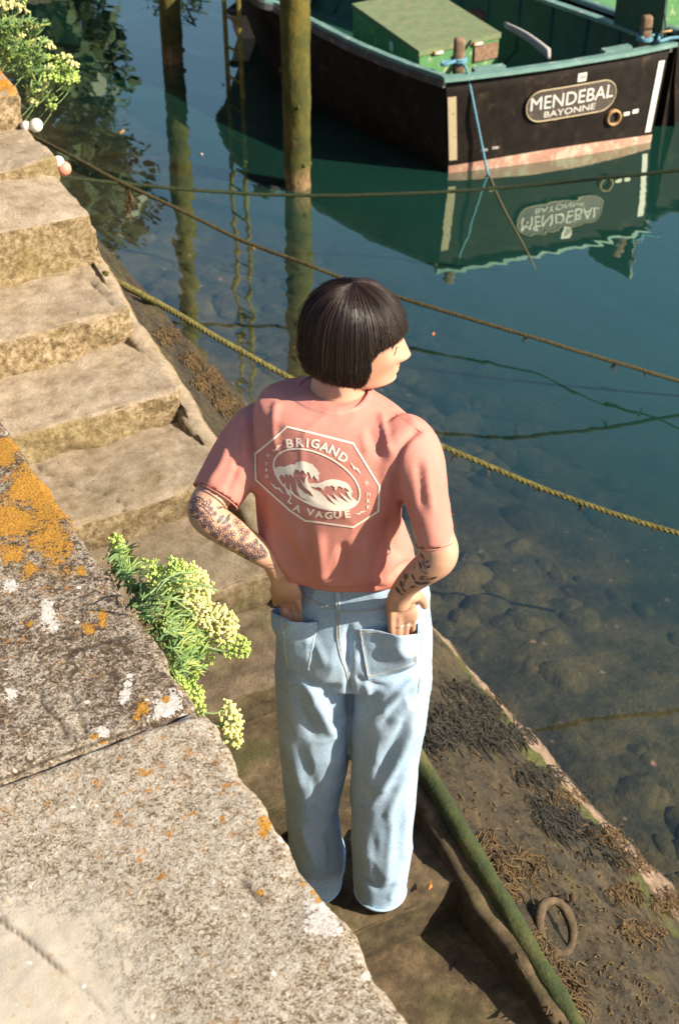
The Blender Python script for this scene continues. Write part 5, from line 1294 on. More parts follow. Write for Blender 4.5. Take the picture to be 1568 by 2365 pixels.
def dsurf(px, py, bvs=(bj, bs)):           # distance ahead of the viewpoint of the clothing under a view direction
    r = Vector(ray(px, py)).normalized(); best = None
    for bv in bvs:
        h, n, _, dd_ = bv.ray_cast(Vector((0, 0, H)), r)
        if h and (best is None or dd_ < best[1]): best = (h, dd_)
    return None if best is None else best[0].x * SP + best[0].y * CP
def on_s(px, py, lift, clampx=None):       # point 'lift' metres in front of the clothing
    d = dsurf(clampx or px, py); return at_d(px, py, (d if d else 2.1) - lift)
AL_ = [(612, 1000, 2.16, .036), (566, 1056, 2.135, .038), (514, 1118, 2.085, .035), (482, 1158, 2.055, .0322), (474, 1182, 2.04, .0315), (489, 1200, 2.035, .0318), (524, 1224, 2.035, .0300), (562, 1249, 2.04, .0268), (600, 1274, 2.045, .0240), (628, 1295, 2.05, .0205), (643, 1318, 2.055, .0215)]
AR_ = [(925, 1045, 2.065, .036), (960, 1098, 2.035, .036), (985, 1170, 2.0, .0345), (1002, 1235, 1.985, .0345), (1014, 1268, 1.975, .034), (1010, 1290, 1.97, .0325), (990, 1308, 1.972, .0300), (965, 1327, 1.985, .0265), (940, 1350, 1.995, .0225), (925, 1372, 2.005, .0212), (922, 1392, 2.012, .0225)]
bodyp += [limb(AL_, 24), limb(AR_, 24)]
def palm(pts, n=20):                       # point, half width, half thickness
    P = np.array([p[0] for p in pts]); Q = spline(np.c_[P, [[p[1], p[2]] for p in pts]], 5); T, _, _ = frame_along(Q[:, :3]); rings = []
    for q, t in zip(Q, T):
        v = -FWD - t * np.dot(-FWD, t); v /= np.linalg.norm(v); u = np.cross(t, v); rings.append((q[:3], u * q[3], v * q[4]))
    return loft(rings, n, 2.4)
# left hand: back of the hand towards us, fingers going into the pocket
dl = [dsurf(672, y) for y in (1345, 1375, 1400, 1430, 1460)]
print('left surf', dl, 'right surf', [dsurf(925, y) for y in (1380, 1410, 1440, 1480)])
bodyp.append(palm([(at_d(638, 1306, 2.052), .019, .015), (at_d(651, 1335, 2.055), .023, .014), (at_d(662, 1360, 2.060), .0255, .0125), (on_s(670, 1382, .018), .025, .011), (on_s(675, 1400, .016), .0235, .009)]))
for k, (x0, x1, ln, r) in enumerate([(650, 660, 72, .0064), (662, 673, 82, .0068), (675, 687, 78, .0068), (687, 699, 60, .0062)]):
    bodyp += chain([(on_s(x0, 1372 + 3 * k, .020, max(x0, 660)), r + .001), (on_s((x0 + x1) / 2, 1372 + ln * .5 + 4 * k, .018, 668), r + .0004), (on_s(x1, 1372 + ln + 4 * k, .012, 676), r - .001)])
bodyp += chain([(at_d(648, 1330, 2.075), .011), (at_d(636, 1360, 2.11), .0105), (at_d(640, 1392, 2.13), .009)])
# right hand
bodyp.append(palm([(at_d(922, 1378, 2.02), .022, .018), (on_s(925, 1394, .026), .028, .015), (on_s(928, 1412, .022), .030, .0135), (on_s(930, 1430, .018), .029, .011)]))
for k, (x0, x1, y0, y1, r) in enumerate([(904, 904, 1412, 1486, .0074), (920, 918, 1420, 1500, .0076), (937, 936, 1420, 1494, .0074), (953, 953, 1412, 1476, .0066)]):
    bodyp += chain([(on_s(x0, y0 - 14, .026), r * .95), (on_s(x0, y0, .024), r + .0020), (on_s((x0 + x1) / 2, (y0 + y1) / 2 - 8, .019), r), (on_s(x1, y1, .007), r - .0015)])
bodyp += chain([(at_d(945, 1378, 2.03), .014), (at_d(962, 1375, 2.05), .0115), (at_d(974, 1384, 2.065), .0098), (at_d(980, 1398, 2.075), .0080)])
Vb, Fb, Nb = union(bodyp, 0.0027, 3, 0.4)
body = part('body', Vb, Fb, M['skin'], person)
M['shoe'] = plain('dark_leather', (0.03, 0.025, 0.022), 0.6, 0.3, 60)
for rr_ in (ll, rl):
    c = rr_[-3][0]; z0 = 1.779; o_ = A([c[0], c[1], 0]) + FWD * .075; prof = [(-.055, .020, .045), (-.045, .032, .055), (-.01, .037, .062), (.05, .037, .052), (.10, .043, .040), (.15, .044, .034), (.19, .034, .028), (.205, .018, .018)]
    V, Fs = loft([(o_ + FWD * f + UP * (z0 + h / 2), LAT * w, UP * h / 2) for f, w, h in prof], 20, 3); part('shoe', V, Fs, M['shoe'], person)
bb = bvh_of(Vb, Fb)
# finger ring
c = on_s(921, 1440, .020); a = np.arange(25) * 2 * math.pi / 24
V, Fs = tube(A([c + (LAT * math.cos(k) + FWD * math.sin(k)) * .0095 + UP * .001 * math.sin(k) for k in a]), .0013, 6, False); part('finger_ring', V, Fs, M['silver'], person)
c = on_s(937, 1438, .020); V, Fs = tube(A([c + (LAT * math.cos(k) + FWD * math.sin(k)) * .0090 for k in a]), .0010, 6, False); part('finger_ring', V, Fs, M['silver'], person)
# eyes, lashes, brows, lips
def snap(p, lift):
    h, n, _, _ = bb.find_nearest(Vector(p)); n = n if n.dot(Vector(p) - Vector(HC)) > 0 else -n; return A(h) + A(n) * lift
for sgn in (-1, 1):
    e = snap(head_pt(.070, sgn * .037, -.0140), -.0088)
    V, Fs = loft([(e + Hu * (-.0098 * math.cos(t)), Hf * .0098 * math.sin(t), Hl * .0098 * math.sin(t)) for t in np.linspace(.1, math.pi - .1, 9)], 14); part('eye', V, Fs, M['eye'], person)
    for dz, bow, l0, l1, rr_ in ((-.0110, .0030, .020, .056, .0017), (-.0175, -.0015, .024, .052, .0008), (.006, .0035, .014, .056, .0013)):
        P = [snap(head_pt(.080, sgn * l, dz + bow * (1 - ((l - .038) / .018) ** 2)), .0006) for l in np.linspace(l0, l1, 9)]
        V, Fs = tube(P, rr_, 6); part('lash_line' if dz < 0 else 'eyebrow', V, Fs, M['lash'], person)
P = [snap(head_pt(.095, l, -.0718), .0002) for l in np.linspace(-.022, .022, 13)]
V, Fs = tube(P, .0009, 6); part('lip_line', V, Fs, M['lip'], person)
# ---------------- hair: a solid bob with thousands of fine strands over it
def hair_pt(th, v, off=0.0):
    # th azimuth from the face direction (positive to her left), v 0 crown .. 1 hem
    a = abs(th)
    front = 1 / (1 + math.exp((a - 1.36) / 0.05))            # 1 inside the fringe
    hem = .012 * front + (1 - front) * (-.074 + .006 * max(0, -math.cos(a)))
    hem += .010 * front * (a / 1.36) ** 2 * -1.4
    ztop = .101
    u = None
    # dome then drop: arc-length like parameter
    vv = v ** 0.92
    c = math.cos(th); f_r, b_r, s_r = .091, .100, .086
    R_ = (abs(c / (f_r if c > 0 else b_r)) ** 2.2 + abs(math.sin(th) / s_r) ** 2.2) ** (-1 / 2.2)
    drop = (-hem + .0)                                        # how far below the centre plane
    arc = .150; tot = arc + drop
    s = vv * tot
    if s < arc:
        t = s / arc * math.pi / 2; r = R_ * math.sin(t) ** 0.92; u = ztop * math.cos(t) ** 0.95 if t < math.pi / 2 else 0
    else:
        q = (s - arc); r = R_ * (1 + .03 * math.sin(min(1, q / .09) * math.pi) - .10 * max(0, (q - .035) / .06) ** 2 * (1 - front)); u = -q
        r -= front * .012 * (q / .02) ** 2 if q > 0 and front > .5 else 0
    r += off
    # crown swirl sits a little back
    f = r * math.cos(th) - .012 * (1 - v); l = r * math.sin(th)
    return head_pt(f, l, u)
def hair_mat():
    m = Mat('dark_brown_hair', 0.42)
    at = m.attr('tone')
    c = m.ramp(at, [(0.0, (0.007, 0.0038, 0.003)), (0.55, (0.024, 0.011, 0.007)), (1.0, (0.10, 0.046, 0.026))])
    m.set('Base Color', c); m.b.inputs['Specular IOR Level'].default_value = 0.6
    return m.m
M['hair'] = hair_mat()
nth, nv = 96, 40; V = []
for i in range(nv + 1):
    for j in range(nth): V.append(hair_pt(-math.pi + 2 * math.pi * j / nth, max(1e-3, i / nv), -.003))
Fs = [[i * nth + j, (i + 1) * nth + j, (i + 1) * nth + (j + 1) % nth, i * nth + (j + 1) % nth] for i in range(nv) for j in range(nth)]
b = len(V); V.append(head_pt(-.012, 0, .104)); Fs += [[j, (j + 1) % nth, b] for j in range(nth)]
V = A(V); hair = part('hair', V, Fs, M['hair'], person); set_attr(hair, 'tone', np.full(len(V), 0.05))
rs = np.random.RandomState(3); VV = []; FF = []; TT = []; b = 0
for k in range(8200):
    th0 = rs.uniform(-math.pi, math.pi); off = rs.uniform(-.0025, .0022) + (0.0035 * rs.rand() if rs.rand() < .05 else 0)
    clump = math.floor((th0 + math.pi + .05 * math.sin(th0 * 7)) / .23); cr = ((clump * 7919) % 97) / 97.0
    v0 = rs.uniform(.0, .12) if rs.rand() < .7 else rs.uniform(.1, .5); v1 = rs.uniform(.94, 1.018) if rs.rand() < .9 else rs.uniform(.7, .95)
    off += .0006 * math.sin(th0 * 23 + 4 * cr) + .0011 * (cr - .5) + (.007 * rs.rand() ** 2 if rs.rand() < .04 else 0)
    n = 13; vs = np.linspace(v0, v1, n); wob = rs.normal(0, .045); cl = (clump + .5) * .23 - math.pi
    P = A([hair_pt(th0 + wob * math.sin(v * 3) + (cl - th0) * .22 * v ** 3 * cr, max(v, .01), off + (.0 if i < n - 1 else -.001)) for i, v in enumerate(vs)])
    P[-3:] += rs.normal(0, .0011, (3, 3)); P[:, :] += rs.normal(0, .0006, 3)
    r = np.full(n, rs.uniform(.00024, .00048)); r[0] *= .5; r[-1] *= .3
    Vt, Ft = tube(P, r, 3, False); VV.append(Vt); FF.append(np.asarray(Ft) + b); b += len(Vt)
    TT.append(np.full(len(Vt), np.clip(rs.beta(1.3, 3) + .25 * cr * (off > 0), 0, 1)))
V = np.vstack(VV); FF = np.vstack(FF)
o = part('hair_strands', V, FF, M['hair'], hair); set_attr(o, 'tone', np.concatenate(TT)); tag(o, kind='stuff')

# ---------------- tattoos: flat ink on the skin of both forearms
INK = []; SOFT = []
def av(x, y): return (413.5 + x / 5.689, 1087.3 + y / 5.689)     # left arm crop -> view
def rv(x, y): return (842.2 + x / 6.827, 1194.4 + y / 6.827)     # right arm crop -> view
def inkline(f, pts, w, dst=None, k=3.0):
    V, Fs = ribbon(bb, [f(*p) for p in pts], w, .0005, k, .0004); (dst if dst is not None else INK).append((V, Fs))
def petals(f, x, y, r, n, w=.0011, ir=.45):
    for k in range(n):
        a = 2 * math.pi * k / n + x; cx, cy = x + math.cos(a) * r * .62, y + math.sin(a) * r * .62
        pts = [(cx + math.cos(t) * r * ir, cy + math.sin(t) * r * ir) for t in np.linspace(0, 2 * math.pi, 9)]
        inkline(f, pts, w)
    inkline(f, [(x + math.cos(t) * r * .2, y + math.sin(t) * r * .2) for t in np.linspace(0, 2 * math.pi, 7)], w)
for x, y, r in ((535, 790, 60), (610, 760, 40), (690, 830, 55), (610, 860, 45), (500, 850, 40), (760, 680, 55), (820, 770, 50), (860, 850, 60), (900, 800, 35), (780, 960, 50), (850, 1000, 55), (920, 980, 40), (890, 1070, 50), (990, 1010, 45), (1040, 1060, 45), (960, 1100, 45), (1060, 1120, 40), (1100, 1040, 40), (560, 930, 30), (650, 910, 30), (730, 990, 30)):
    petals(av, x, y, r, 6)
def leaf(f, x, y, a, L, w, dst):
    ca, sa = math.cos(a), math.sin(a); P = lambda t, s: (x + ca * L * t - sa * w * s, y + sa * L * t + ca * w * s)
    V, Fs = tri_fill([[P(0, 0), P(.25, .8), P(.55, 1), P(.8, .5), P(1, 0), P(.8, -.5), P(.5, -1), P(.2, -.7)]], 30); dst.append(draped(bb, [f(*q) for q in V], Fs, .0005))
for x, y, r in ((245, 520, 30), (300, 560, 34), (250, 600, 28), (350, 640, 30), (400, 690, 34), (340, 720, 26), (430, 740, 36), (455, 820, 36), (470, 560, 30), (420, 500, 30), (660, 720, 30), (700, 930, 36), (640, 960, 30), (830, 900, 34), (1000, 940, 34), (1120, 1110, 34), (1000, 1140, 34), (900, 1130, 30), (820, 1060, 34)): petals(av, x, y, r, 5, .0013, .55)
for x, y, a, L, w in ((500, 690, -.9, 150, 30), (560, 700, -.6, 140, 28), (600, 700, -1.1, 160, 22), (520, 590, .2, 90, 14), (1010, 880, 1.3, 110, 18), (1060, 950, 1.1, 110, 20), (1110, 1030, .9, 90, 14), (1275, 1160, 1.0, 40, 12), (1310, 1220, 1.0, 40, 8), (500, 500, -.3, 90, 10), (940, 930, 1.2, 90, 10)): leaf(av, x, y, a, L, w, INK)
for pts in ([(190, 300), (230, 370), (215, 460), (160, 520)], [(230, 330), (290, 350), (330, 400), (290, 460), (220, 480)], [(150, 400), (230, 430), (320, 480), (420, 560)], [(140, 500), (240, 530), (340, 560), (440, 575)], [(150, 590), (250, 610), (350, 600), (430, 585)], [(260, 650), (330, 680), (400, 670), (470, 655)], [(180, 350), (260, 400)], [(170, 450), (250, 500), (260, 560)], [(300, 420), (370, 470), (430, 400), (400, 370)], [(330, 460), (350, 520), (400, 560)], [(290, 640), (310, 700), (380, 710)], [(340, 580), (400, 620), (410, 680)], [(1160, 1240), (1210, 1230), (1265, 1250), (1250, 1275), (1190, 1275)], [(420, 590), (440, 640), (470, 660)], [(500, 480), (560, 470), (620, 500)]): inkline(av, pts, .0016)
for x, y, r in ((200, 400, 38), (270, 380, 34), (205, 470, 30), (170, 540, 26), (370, 430, 40)): petals(av, x, y, r, 3, .0013, .6)
for x, y, a, L, w in ((875, 540, 1.2, 130, 14), (955, 720, -.6, 75, 16), (970, 770, .1, 75, 15), (960, 800, -.2, 70, 10), (735, 880, 1.1, 150, 20), (770, 1010, .3, 160, 24), (870, 1040, -.1, 170, 24), (1000, 980, -.3, 160, 20), (480, 1090, .9, 150, 30), (560, 990, 1.3, 150, 18), (640, 880, 1.5, 110, 16), (700, 1110, -.3, 120, 16), (860, 700, 1.2, 120, 20), (890, 480, -.2, 50, 12), (580, 1110, .8, 110, 14), (560, 1210, .1, 60, 12)): leaf(rv, x, y, a, L, w, INK)
for pts in ([(880, 560), (940, 640), (930, 720), (985, 800)], [(850, 700), (870, 800), (930, 870), (990, 880)], [(900, 680), (930, 760), (985, 870)], [(880, 960), (930, 925), (1000, 950), (960, 990)], [(620, 900), (660, 960), (620, 1020)], [(780, 760), (790, 810)], [(1250, 370), (1275, 420), (1290, 370)]): inkline(rv, pts, .0016)
for x, y, r in ((650, 930, 40), (590, 1060, 40), (900, 960, 40)): petals(rv, x, y, r, 5, .0011)
V, Fs = join(INK); tag(part('tattoo', V, Fs, M['ink'], body), kind='stuff')
# ================================================================== POLE, RING, WEED, LITTER
def pole_mat():
    m = Mat('mossy_rusty_pole', 0.85)
    n = m.noise(10, 6, 0.7); f = m.noise(90, 3, 0.7)
    c = m.ramp(n, [(0.32, (0.012, 0.022, 0.004)), (0.5, (0.034, 0.050, 0.008)), (0.62, (0.085, 0.075, 0.022))])
    c = m.mix(m.step(m.noise(11, 5, 0.7), 0.64, 0.70), c, (0.24, 0.09, 0.03))
    c = m.mix(m.math('MULTIPLY', m.step(f, 0.5, 0.65), 0.5), c, (0.025, 0.03, 0.006))
    m.set('Base Color', c); m.bump(f, 0.8, 0.004); m.bump(n, 0.5, 0.01); return m.m
M['pole'] = pole_mat()
xp = 1.385
p0, p1 = on_x(962, 1752, xp), on_x(1345, 2400, xp); dd = (p1 - p0)
P = np.array([p0 + dd * t for t in np.linspace(-0.03, 1.25, 90)]) + UP * 0.004
V, Fs = tube(P, 0.0225, 20); n = V - np.repeat(np.vstack([P]), 20, 0) if False else None
V = V + 0.0035 * np.stack([fbm(V * 14, 4, 1), fbm(V * 14, 4, 2), fbm(V * 14, 4, 3)], 1)
pol = thing('metal_pole', 'mossy rusted pole lying along the edge of the lower steps', 'pole', P[0])
part('pole_tube', V, Fs, M['pole'], pol)
# mooring ring with its bracket on the sloping bank
M['iron'] = plain('crusted_iron', (0.085, 0.058, 0.030), 0.9, 0.6, 30, 0.8, 0.004)
h, nb = on_bank(1273, 2145); h = A(h); nb = A(nb)
u = np.cross(nb, [0, 1, 0]); u /= np.linalg.norm(u); v = np.cross(nb, u)
nr = nb * 1.0 + A([-.10, -.12, 0]); nr /= np.linalg.norm(nr); u = LAT - nr * (LAT @ nr); u /= np.linalg.norm(u); v = np.cross(nr, u)
rg = thing('mooring_ring', 'crusted iron mooring ring resting on the muddy bank', 'mooring ring', h)
rad = .066; a = np.linspace(0, 2 * math.pi, 41)
P = np.array([h + nb * .014 + (u * math.cos(t) + v * math.sin(t)) * rad for t in a]); V, Fs = tube(P, .0125 + .002 * np.sin(a * 3), 12, False); V += .0015 * fbm(V * 60, 3, 4)[:, None]
part('ring', V, Fs, M['iron'], rg)
h2, _ = on_bank(1284, 2082); h2 = A(h2)
for s in (-1, 1):
    P = [h2 + LAT * s * .018 - nb * .02, h2 + LAT * s * .016 + nb * .03, h2 + LAT * s * .004 + nb * .045]; V, Fs = tube(spline(P, 5), .010, 10); V += .0015 * fbm(V * 60, 3, 5)[:, None]
    part('staple_leg', V, Fs, M['iron'], rg)
def weed_mat(name, a, b):
    m = Mat(name, 0.8); m.set('Base Color', m.ramp(m.noise(25, 4), [(0.3, a), (0.7, b)])); return m.m
M['wrack'] = weed_mat('dark_bladder_wrack', (0.006, 0.006, 0.004), (0.028, 0.024, 0.014))
M['algae'] = weed_mat('green_algae', (0.05, 0.075, 0.012), (0.13, 0.17, 0.03))
M['wrack2'] = weed_mat('brown_bladder_wrack', (0.045, 0.025, 0.008), (0.13, 0.08, 0.025))
def wrack(spots, label, seed, mat='wrack', n=170, ln=0.06):
    rr = random.Random(seed); VV = []; FF = []; b = 0; base = None
    for (px, py, rx, ry, k) in spots:
        for _ in range(int(n * k * 2.6)):
            a = rr.uniform(0, 6.28); q = math.sqrt(rr.random()); x, y = px + rx * q * math.cos(a), py + ry * q * math.sin(a)
            h, nn = on_bank(x, y)
            if h is None: continue
            h = A(h); nn = A(nn); base = h if base is None else base
            d = A([rr.uniform(-1, .7), rr.uniform(-1, .3), 0]); d = d - nn * (d @ nn); d /= np.linalg.norm(d) + 1e-6
            L = ln * rr.uniform(.3, 1.5); side = np.cross(nn, d); w = rr.uniform(.0010, .0028)
            P = [h + nn * (.002 + .008 * rr.random() * math.sin(t * 3.1)) + d * L * t + side * L * .18 * math.sin(t * 5 + a) for t in np.linspace(0, 1, 5)]
            V, Fs = tube(P, [w, w * 1.2, w, w * 1.3, w * .4], 4, False); VV.append(V); FF += [[i + b for i in f] for f in Fs]; b += len(V)
    o = part('seaweed', np.vstack(VV), FF, M[mat]); tag(o, label, 'seaweed', kind='stuff'); return o
wrack([(1080, 1650, 90, 30, .7), (1010, 1690, 55, 30, .6), (1150, 1700, 80, 30, .7), (1240, 1790, 60, 24, .4), (1150, 1610, 70, 18, .3), (1060, 1590, 50, 16, .2)], 'dark seaweed strewn along the break of the bank beside her knees', 3)
wrack([(1275, 1880, 48, 34, .7), (1330, 1915, 55, 22, .35), (1400, 1970, 60, 22, .25)], 'dark clump of seaweed on the bank right of the seat of shadow', 5)
wrack([(1310, 1840, 50, 20, .4), (1400, 1930, 60, 22, .5), (1470, 1990, 50, 25, .5), (1540, 2080, 40, 30, .5), (1480, 2150, 60, 25, .35), (1440, 2060, 40, 20, .3)], 'brown and black weed near the waterline at the lower right', 8, 'wrack2', 150, .045)
wrack([(480, 880, 30, 26, .5), (520, 930, 26, 24, .5), (440, 830, 20, 16, .3), (385, 770, 30, 16, .2)], 'small brown weed tufts on the bank left of her shoulder', 9, 'wrack2', 150, .05)
wrack([(1120, 1960, 40, 40, .25), (1165, 2040, 40, 50, .25), (1230, 2190, 40, 40, .25), (1290, 2250, 40, 40, .25), (1310, 2330, 40, 40, .3), (1200, 1990, 50, 30, .2)], 'dry twigs and weed caught along the mossy pole', 11, 'wrack2', 130, .055)
wrack([(1180, 1850, 130, 60, .35), (1330, 2060, 120, 80, .45), (1420, 2200, 110, 90, .5), (1250, 2000, 90, 60, .3), (1060, 1760, 70, 40, .2), (1480, 2320, 90, 50, .3)], 'short brown twigs and grit scattered over the muddy bank', 15, 'wrack2', 46, .014)
# fallen leaves and bits of litter, each its own object
M['leaf_or'] = plain('dry_orange_leaf', (0.55, 0.17, 0.04), 0.7, 0.3, 60); M['leaf_br'] = plain('dry_brown_leaf', (0.33, 0.19, 0.05), 0.7, 0.3, 60)
def dry_leaf(px, py, L, mat, label, zfix=None, seed=1):
    rr = random.Random(seed)
    if zfix is None: h, nn = on_bank(px, py); h = A(h); nn = A(nn)
    else: h = on_z(px, py, zfix); nn = UP
    a = rr.uniform(0, 6.28); d = A([math.cos(a), math.sin(a), 0]); d = d - nn * (d @ nn); s = np.cross(nn, d); V = []; m_ = 12
    out = [(math.cos(2 * math.pi * k / m_), math.sin(2 * math.pi * k / m_) * .55, rr.uniform(.6, 1.1)) for k in range(m_)]
    for lift in (0.0, .0012): V += [h + nn * (.006 + lift + .006 * abs(x * y)) + (d * x + s * y) * L * r for x, y, r in out] + [h + nn * (.010 + lift)]
    Fs = [[k, (k + 1) % m_, m_] for k in range(m_)] + [[(k + 1) % m_ + 13, k + 13, 25] for k in range(m_)] + [[(k + 1) % m_, k, k + 13, (k + 1) % m_ + 13] for k in range(m_)]
    t = thing('fallen_leaf', label, 'leaf', h); part('blade', V, Fs, M[mat], t)
    V, Fs = tube([h + nn * .008 + d * L * .9, h + nn * .010 + d * L * 1.5], .001, 5); part('stalk', V, Fs, M['leaf_br'], t)
dry_leaf(992, 2052, .011, 'leaf_or', 'orange leaf on the dark step left of the pole, upper one', 1.79, 1)
dry_leaf(1008, 2117, .010, 'leaf_br', 'brown leaf on the shaded step below the orange leaf', 1.665, 2)
dry_leaf(1075, 1925, .010, 'leaf_or', 'small bright orange leaf just right of the pole, higher one', None, 3)
dry_leaf(1087, 1952, .012, 'leaf_or', 'long orange leaf against the right side of the pole', None, 4)
dry_leaf(1137, 2160, .009, 'leaf_br', 'pale brown leaf scrap in the dark gutter beside the pole', 1.66, 5)
dry_leaf(1175, 2208, .009, 'leaf_br', 'tiny leaf scrap lowest in the dark gutter', 1.66, 6)
dry_leaf(1235, 2330, .009, 'leaf_br', 'small scrap near the bottom of the gutter by the pole end', 1.545, 7)

# ================================================================== ROCK SAMPHIRE
def leaf_mat(name, a, b, c):
    m = Mat(name, 0.5); n = m.noise(35, 3); col = m.mix(m.math('MULTIPLY', m.objrand(), 0.7), m.ramp(n, [(0.3, a), (0.7, b)]), c)
    m.set('Base Color', col); m.b.inputs['Subsurface Weight'].default_value = 0.15; m.b.inputs['Subsurface Radius'].default_value = (.004, .006, .002)
    return m.m
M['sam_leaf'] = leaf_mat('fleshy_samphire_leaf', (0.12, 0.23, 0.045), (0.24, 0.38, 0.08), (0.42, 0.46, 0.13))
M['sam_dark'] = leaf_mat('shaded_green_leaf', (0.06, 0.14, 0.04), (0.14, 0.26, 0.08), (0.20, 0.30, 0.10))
M['stem'] = leaf_mat('green_stem', (0.16, 0.26, 0.10), (0.24, 0.34, 0.14), (0.2, 0.3, .1))
M['berry_y'] = leaf_mat('yellow_umbel_buds', (0.62, 0.62, 0.22), (0.80, 0.78, 0.38), (0.70, 0.66, 0.25))
M['berry_g'] = leaf_mat('lime_umbel_buds', (0.30, 0.46, 0.08), (0.48, 0.62, 0.16), (0.40, 0.50, 0.12))
bm = bmesh.new(); bmesh.ops.create_icosphere(bm, subdivisions=1, radius=1.0); IV = A([v.co[:] for v in bm.verts]); IF = A([[v.index for v in f.verts] for f in bm.faces]); bm.free()
def umbel(root, c, axis, rad, nber, br, mat, seed, dome=1.0, origin=None):
    rr = np.random.RandomState(seed); axis = A(axis, float); axis /= np.linalg.norm(axis)
    u = np.cross(axis, [0.2, 0.1, 1]); u /= np.linalg.norm(u); v = np.cross(axis, u); VV = []; FF = []; b = 0; c = A(c, float)
    foot = c - axis * rad * 1.25
    ncl = max(8, nber // 9); g = math.pi * (3 - math.sqrt(5)); cl = []
    for k in range(ncl):
        z = 1 - (k + .5) / ncl * 1.05 * dome; r = math.sqrt(max(0, 1 - z * z)); a = k * g
        cl.append(c + (u * math.cos(a) * r + v * math.sin(a) * r) * rad + axis * (z - .45) * rad * .9)
    for k in range(nber):
        q = cl[k % ncl] + rr.normal(0, rad * .085, 3); s = br * rr.uniform(.75, 1.2)
        VV.append(IV * s * A([1, 1, 1]) + q); FF.append(IF + b); b += len(IV)
    fh = part('flower_head', np.vstack(VV), np.vstack(FF).tolist(), M[mat], root)
    SV = []
    for q in cl: SV.append(tube([foot, foot * .4 + q * .6 + axis * rad * .05, q], [.0009, .0006, .0005], 4, False))
    V, Fs = join(SV); o = part('flower_rays', V, Fs, M['stem'], fh); tag(o, kind='stuff')
    if origin is not None:
        mid_ = (foot + A(origin)) / 2 - UP * .006; V, Fs = tube(spline([origin, mid_, foot], 6), .0017, 7); part('stem', V, Fs, M['stem'], root)
    return foot
def leaf_mesh(name, L, w, bend, tri):
    VV = []; 
    def finger(o, d, L, w):
        d = A(d, float); d /= np.linalg.norm(d); P = [o + d * L * t + A([0, 0, -bend * L * t * t]) for t in np.linspace(0, 1, 6)]
        V, Fs = tube(P, [w * .5, w, w * 1.1, w, w * .75, w * .15], 6); VV.append((V, Fs)); return P[2]
    f = finger(A([0, 0, 0.]), (1, 0, .1), L, w)
    if tri: finger(f, (1, .75, .1), L * .6, w * .85); finger(f, (1, -.7, .05), L * .6, w * .85)
    V, Fs = join(VV); return mesh_of(name, V, Fs)
def plant(name, label, loc, group=None): return thing(name, label, 'plant', loc, group)
base = A([0.585, 1.95, 2.92])
pl = plant('rock_samphire', 'leafy rock samphire with yellow green flower heads growing from the quay edge', base, 'rock samphire plants')
def px_x(px, py, x): return on_x(px, py, x)
sunv = A(sun_dir[:])
UMB = [(345, 1310, .62, 20, 50, 'berry_g', .0026), (400, 1330, .66, 26, 90, 'berry_g', .0030), (462, 1400, .72, 34, 140, 'berry_y', .0034), (410, 1485, .68, 28, 100, 'berry_g', .0028), (480, 1470, .73, 26, 90, 'berry_g', .0028), (440, 1505, .70, 26, 100, 'berry_g', .0030), (420, 1600, .66, 22, 80, 'berry_g', .0030),
       (448, 1348, .70, 44, 300, 'berry_y', .0036), (430, 1325, .67, 30, 90, 'berry_g', .0028), (517, 1437, .76, 36, 170, 'berry_y', .0037), (556, 1490, .78, 24, 110, 'berry_g', .0032), (524, 1497, .75, 17, 60, 'berry_g', .0022),
       (378, 1335, .64, 26, 90, 'berry_g', .0028), (384, 1372, .65, 20, 70, 'berry_g', .0028), (425, 1440, .70, 30, 120, 'berry_g', .0027), (452, 1475, .72, 30, 130, 'berry_g', .0026), (430, 1540, .69, 34, 190, 'berry_g', .0032), (412, 1575, .66, 22, 90, 'berry_g', .0028),
       (455, 1600, .69, 20, 90, 'berry_g', .0030), (458, 1632, .68, 18, 80, 'berry_g', .0030), (536, 1660, .77, 26, 120, 'berry_y', .0038), (540, 1700, .76, 22, 80, 'berry_y', .0038), (530, 1630, .76, 14, 40, 'berry_y', .0036),
       (272, 1250, .64, 17, 60, 'berry_g', .0034), (405, 1300, .66, 16, 40, 'berry_g', .0026), (470, 1688, .66, 10, 30, 'berry_g', .003), (480, 1520, .72, 16, 50, 'berry_g', .0024)]
for k, (px, py, x, r, nb_, mt, br) in enumerate(UMB):
    c = px_x(px, py, x); rad = r * proj(c)[2] / F * 1.22; nb_ = int(nb_ * 1.9); br *= .82
    o_ = on_x(px * .35 + 330 * .65 - 10, py * .45 + 1430 * .55 if py < 1560 else py - 5 if py > 1600 else 1480, .60)
    if px < 300: o_ = on_x(240, 1290, .60)
    if py > 1600: o_ = on_x(470, 1650 + (py - 1650) * .3, .60)
    ax = UP * .75 + A([.75, -.35, 0]) + .3 * sunv
    umbel(pl, c, ax, rad, nb_, br, mt, 30 + k, 1.0, o_)
lm_ = [leaf_mesh('leaf_blade', L, w, bd, tri) for L, w, bd, tri in ((.030, .0022, .2, True), (.036, .0024, .35, False), (.026, .0024, .1, True), (.040, .0020, .5, True), (.034, .0026, -.1, False))]
for m_ in lm_: m_.materials.append(M['sam_leaf'])
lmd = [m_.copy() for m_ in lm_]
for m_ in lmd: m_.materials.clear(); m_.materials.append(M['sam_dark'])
def leaf_obj(root, p, d, s, dark, k):
    me = (lmd if dark else lm_)[k % 5]; o = bpy.data.objects.new('leaf', me); C.objects.link(o); o.parent = root
    q = Vector(d).to_track_quat('X', 'Z'); o.rotation_mode = 'QUATERNION'; o.rotation_quaternion = q; o.location = Vector(p) - root.location; o.scale = (s, s, s)
rr = random.Random(21); PT_ = [(232, 1282), (250, 1330), (290, 1395), (330, 1450), (372, 1510), (400, 1545)]
LEAFPTS = []
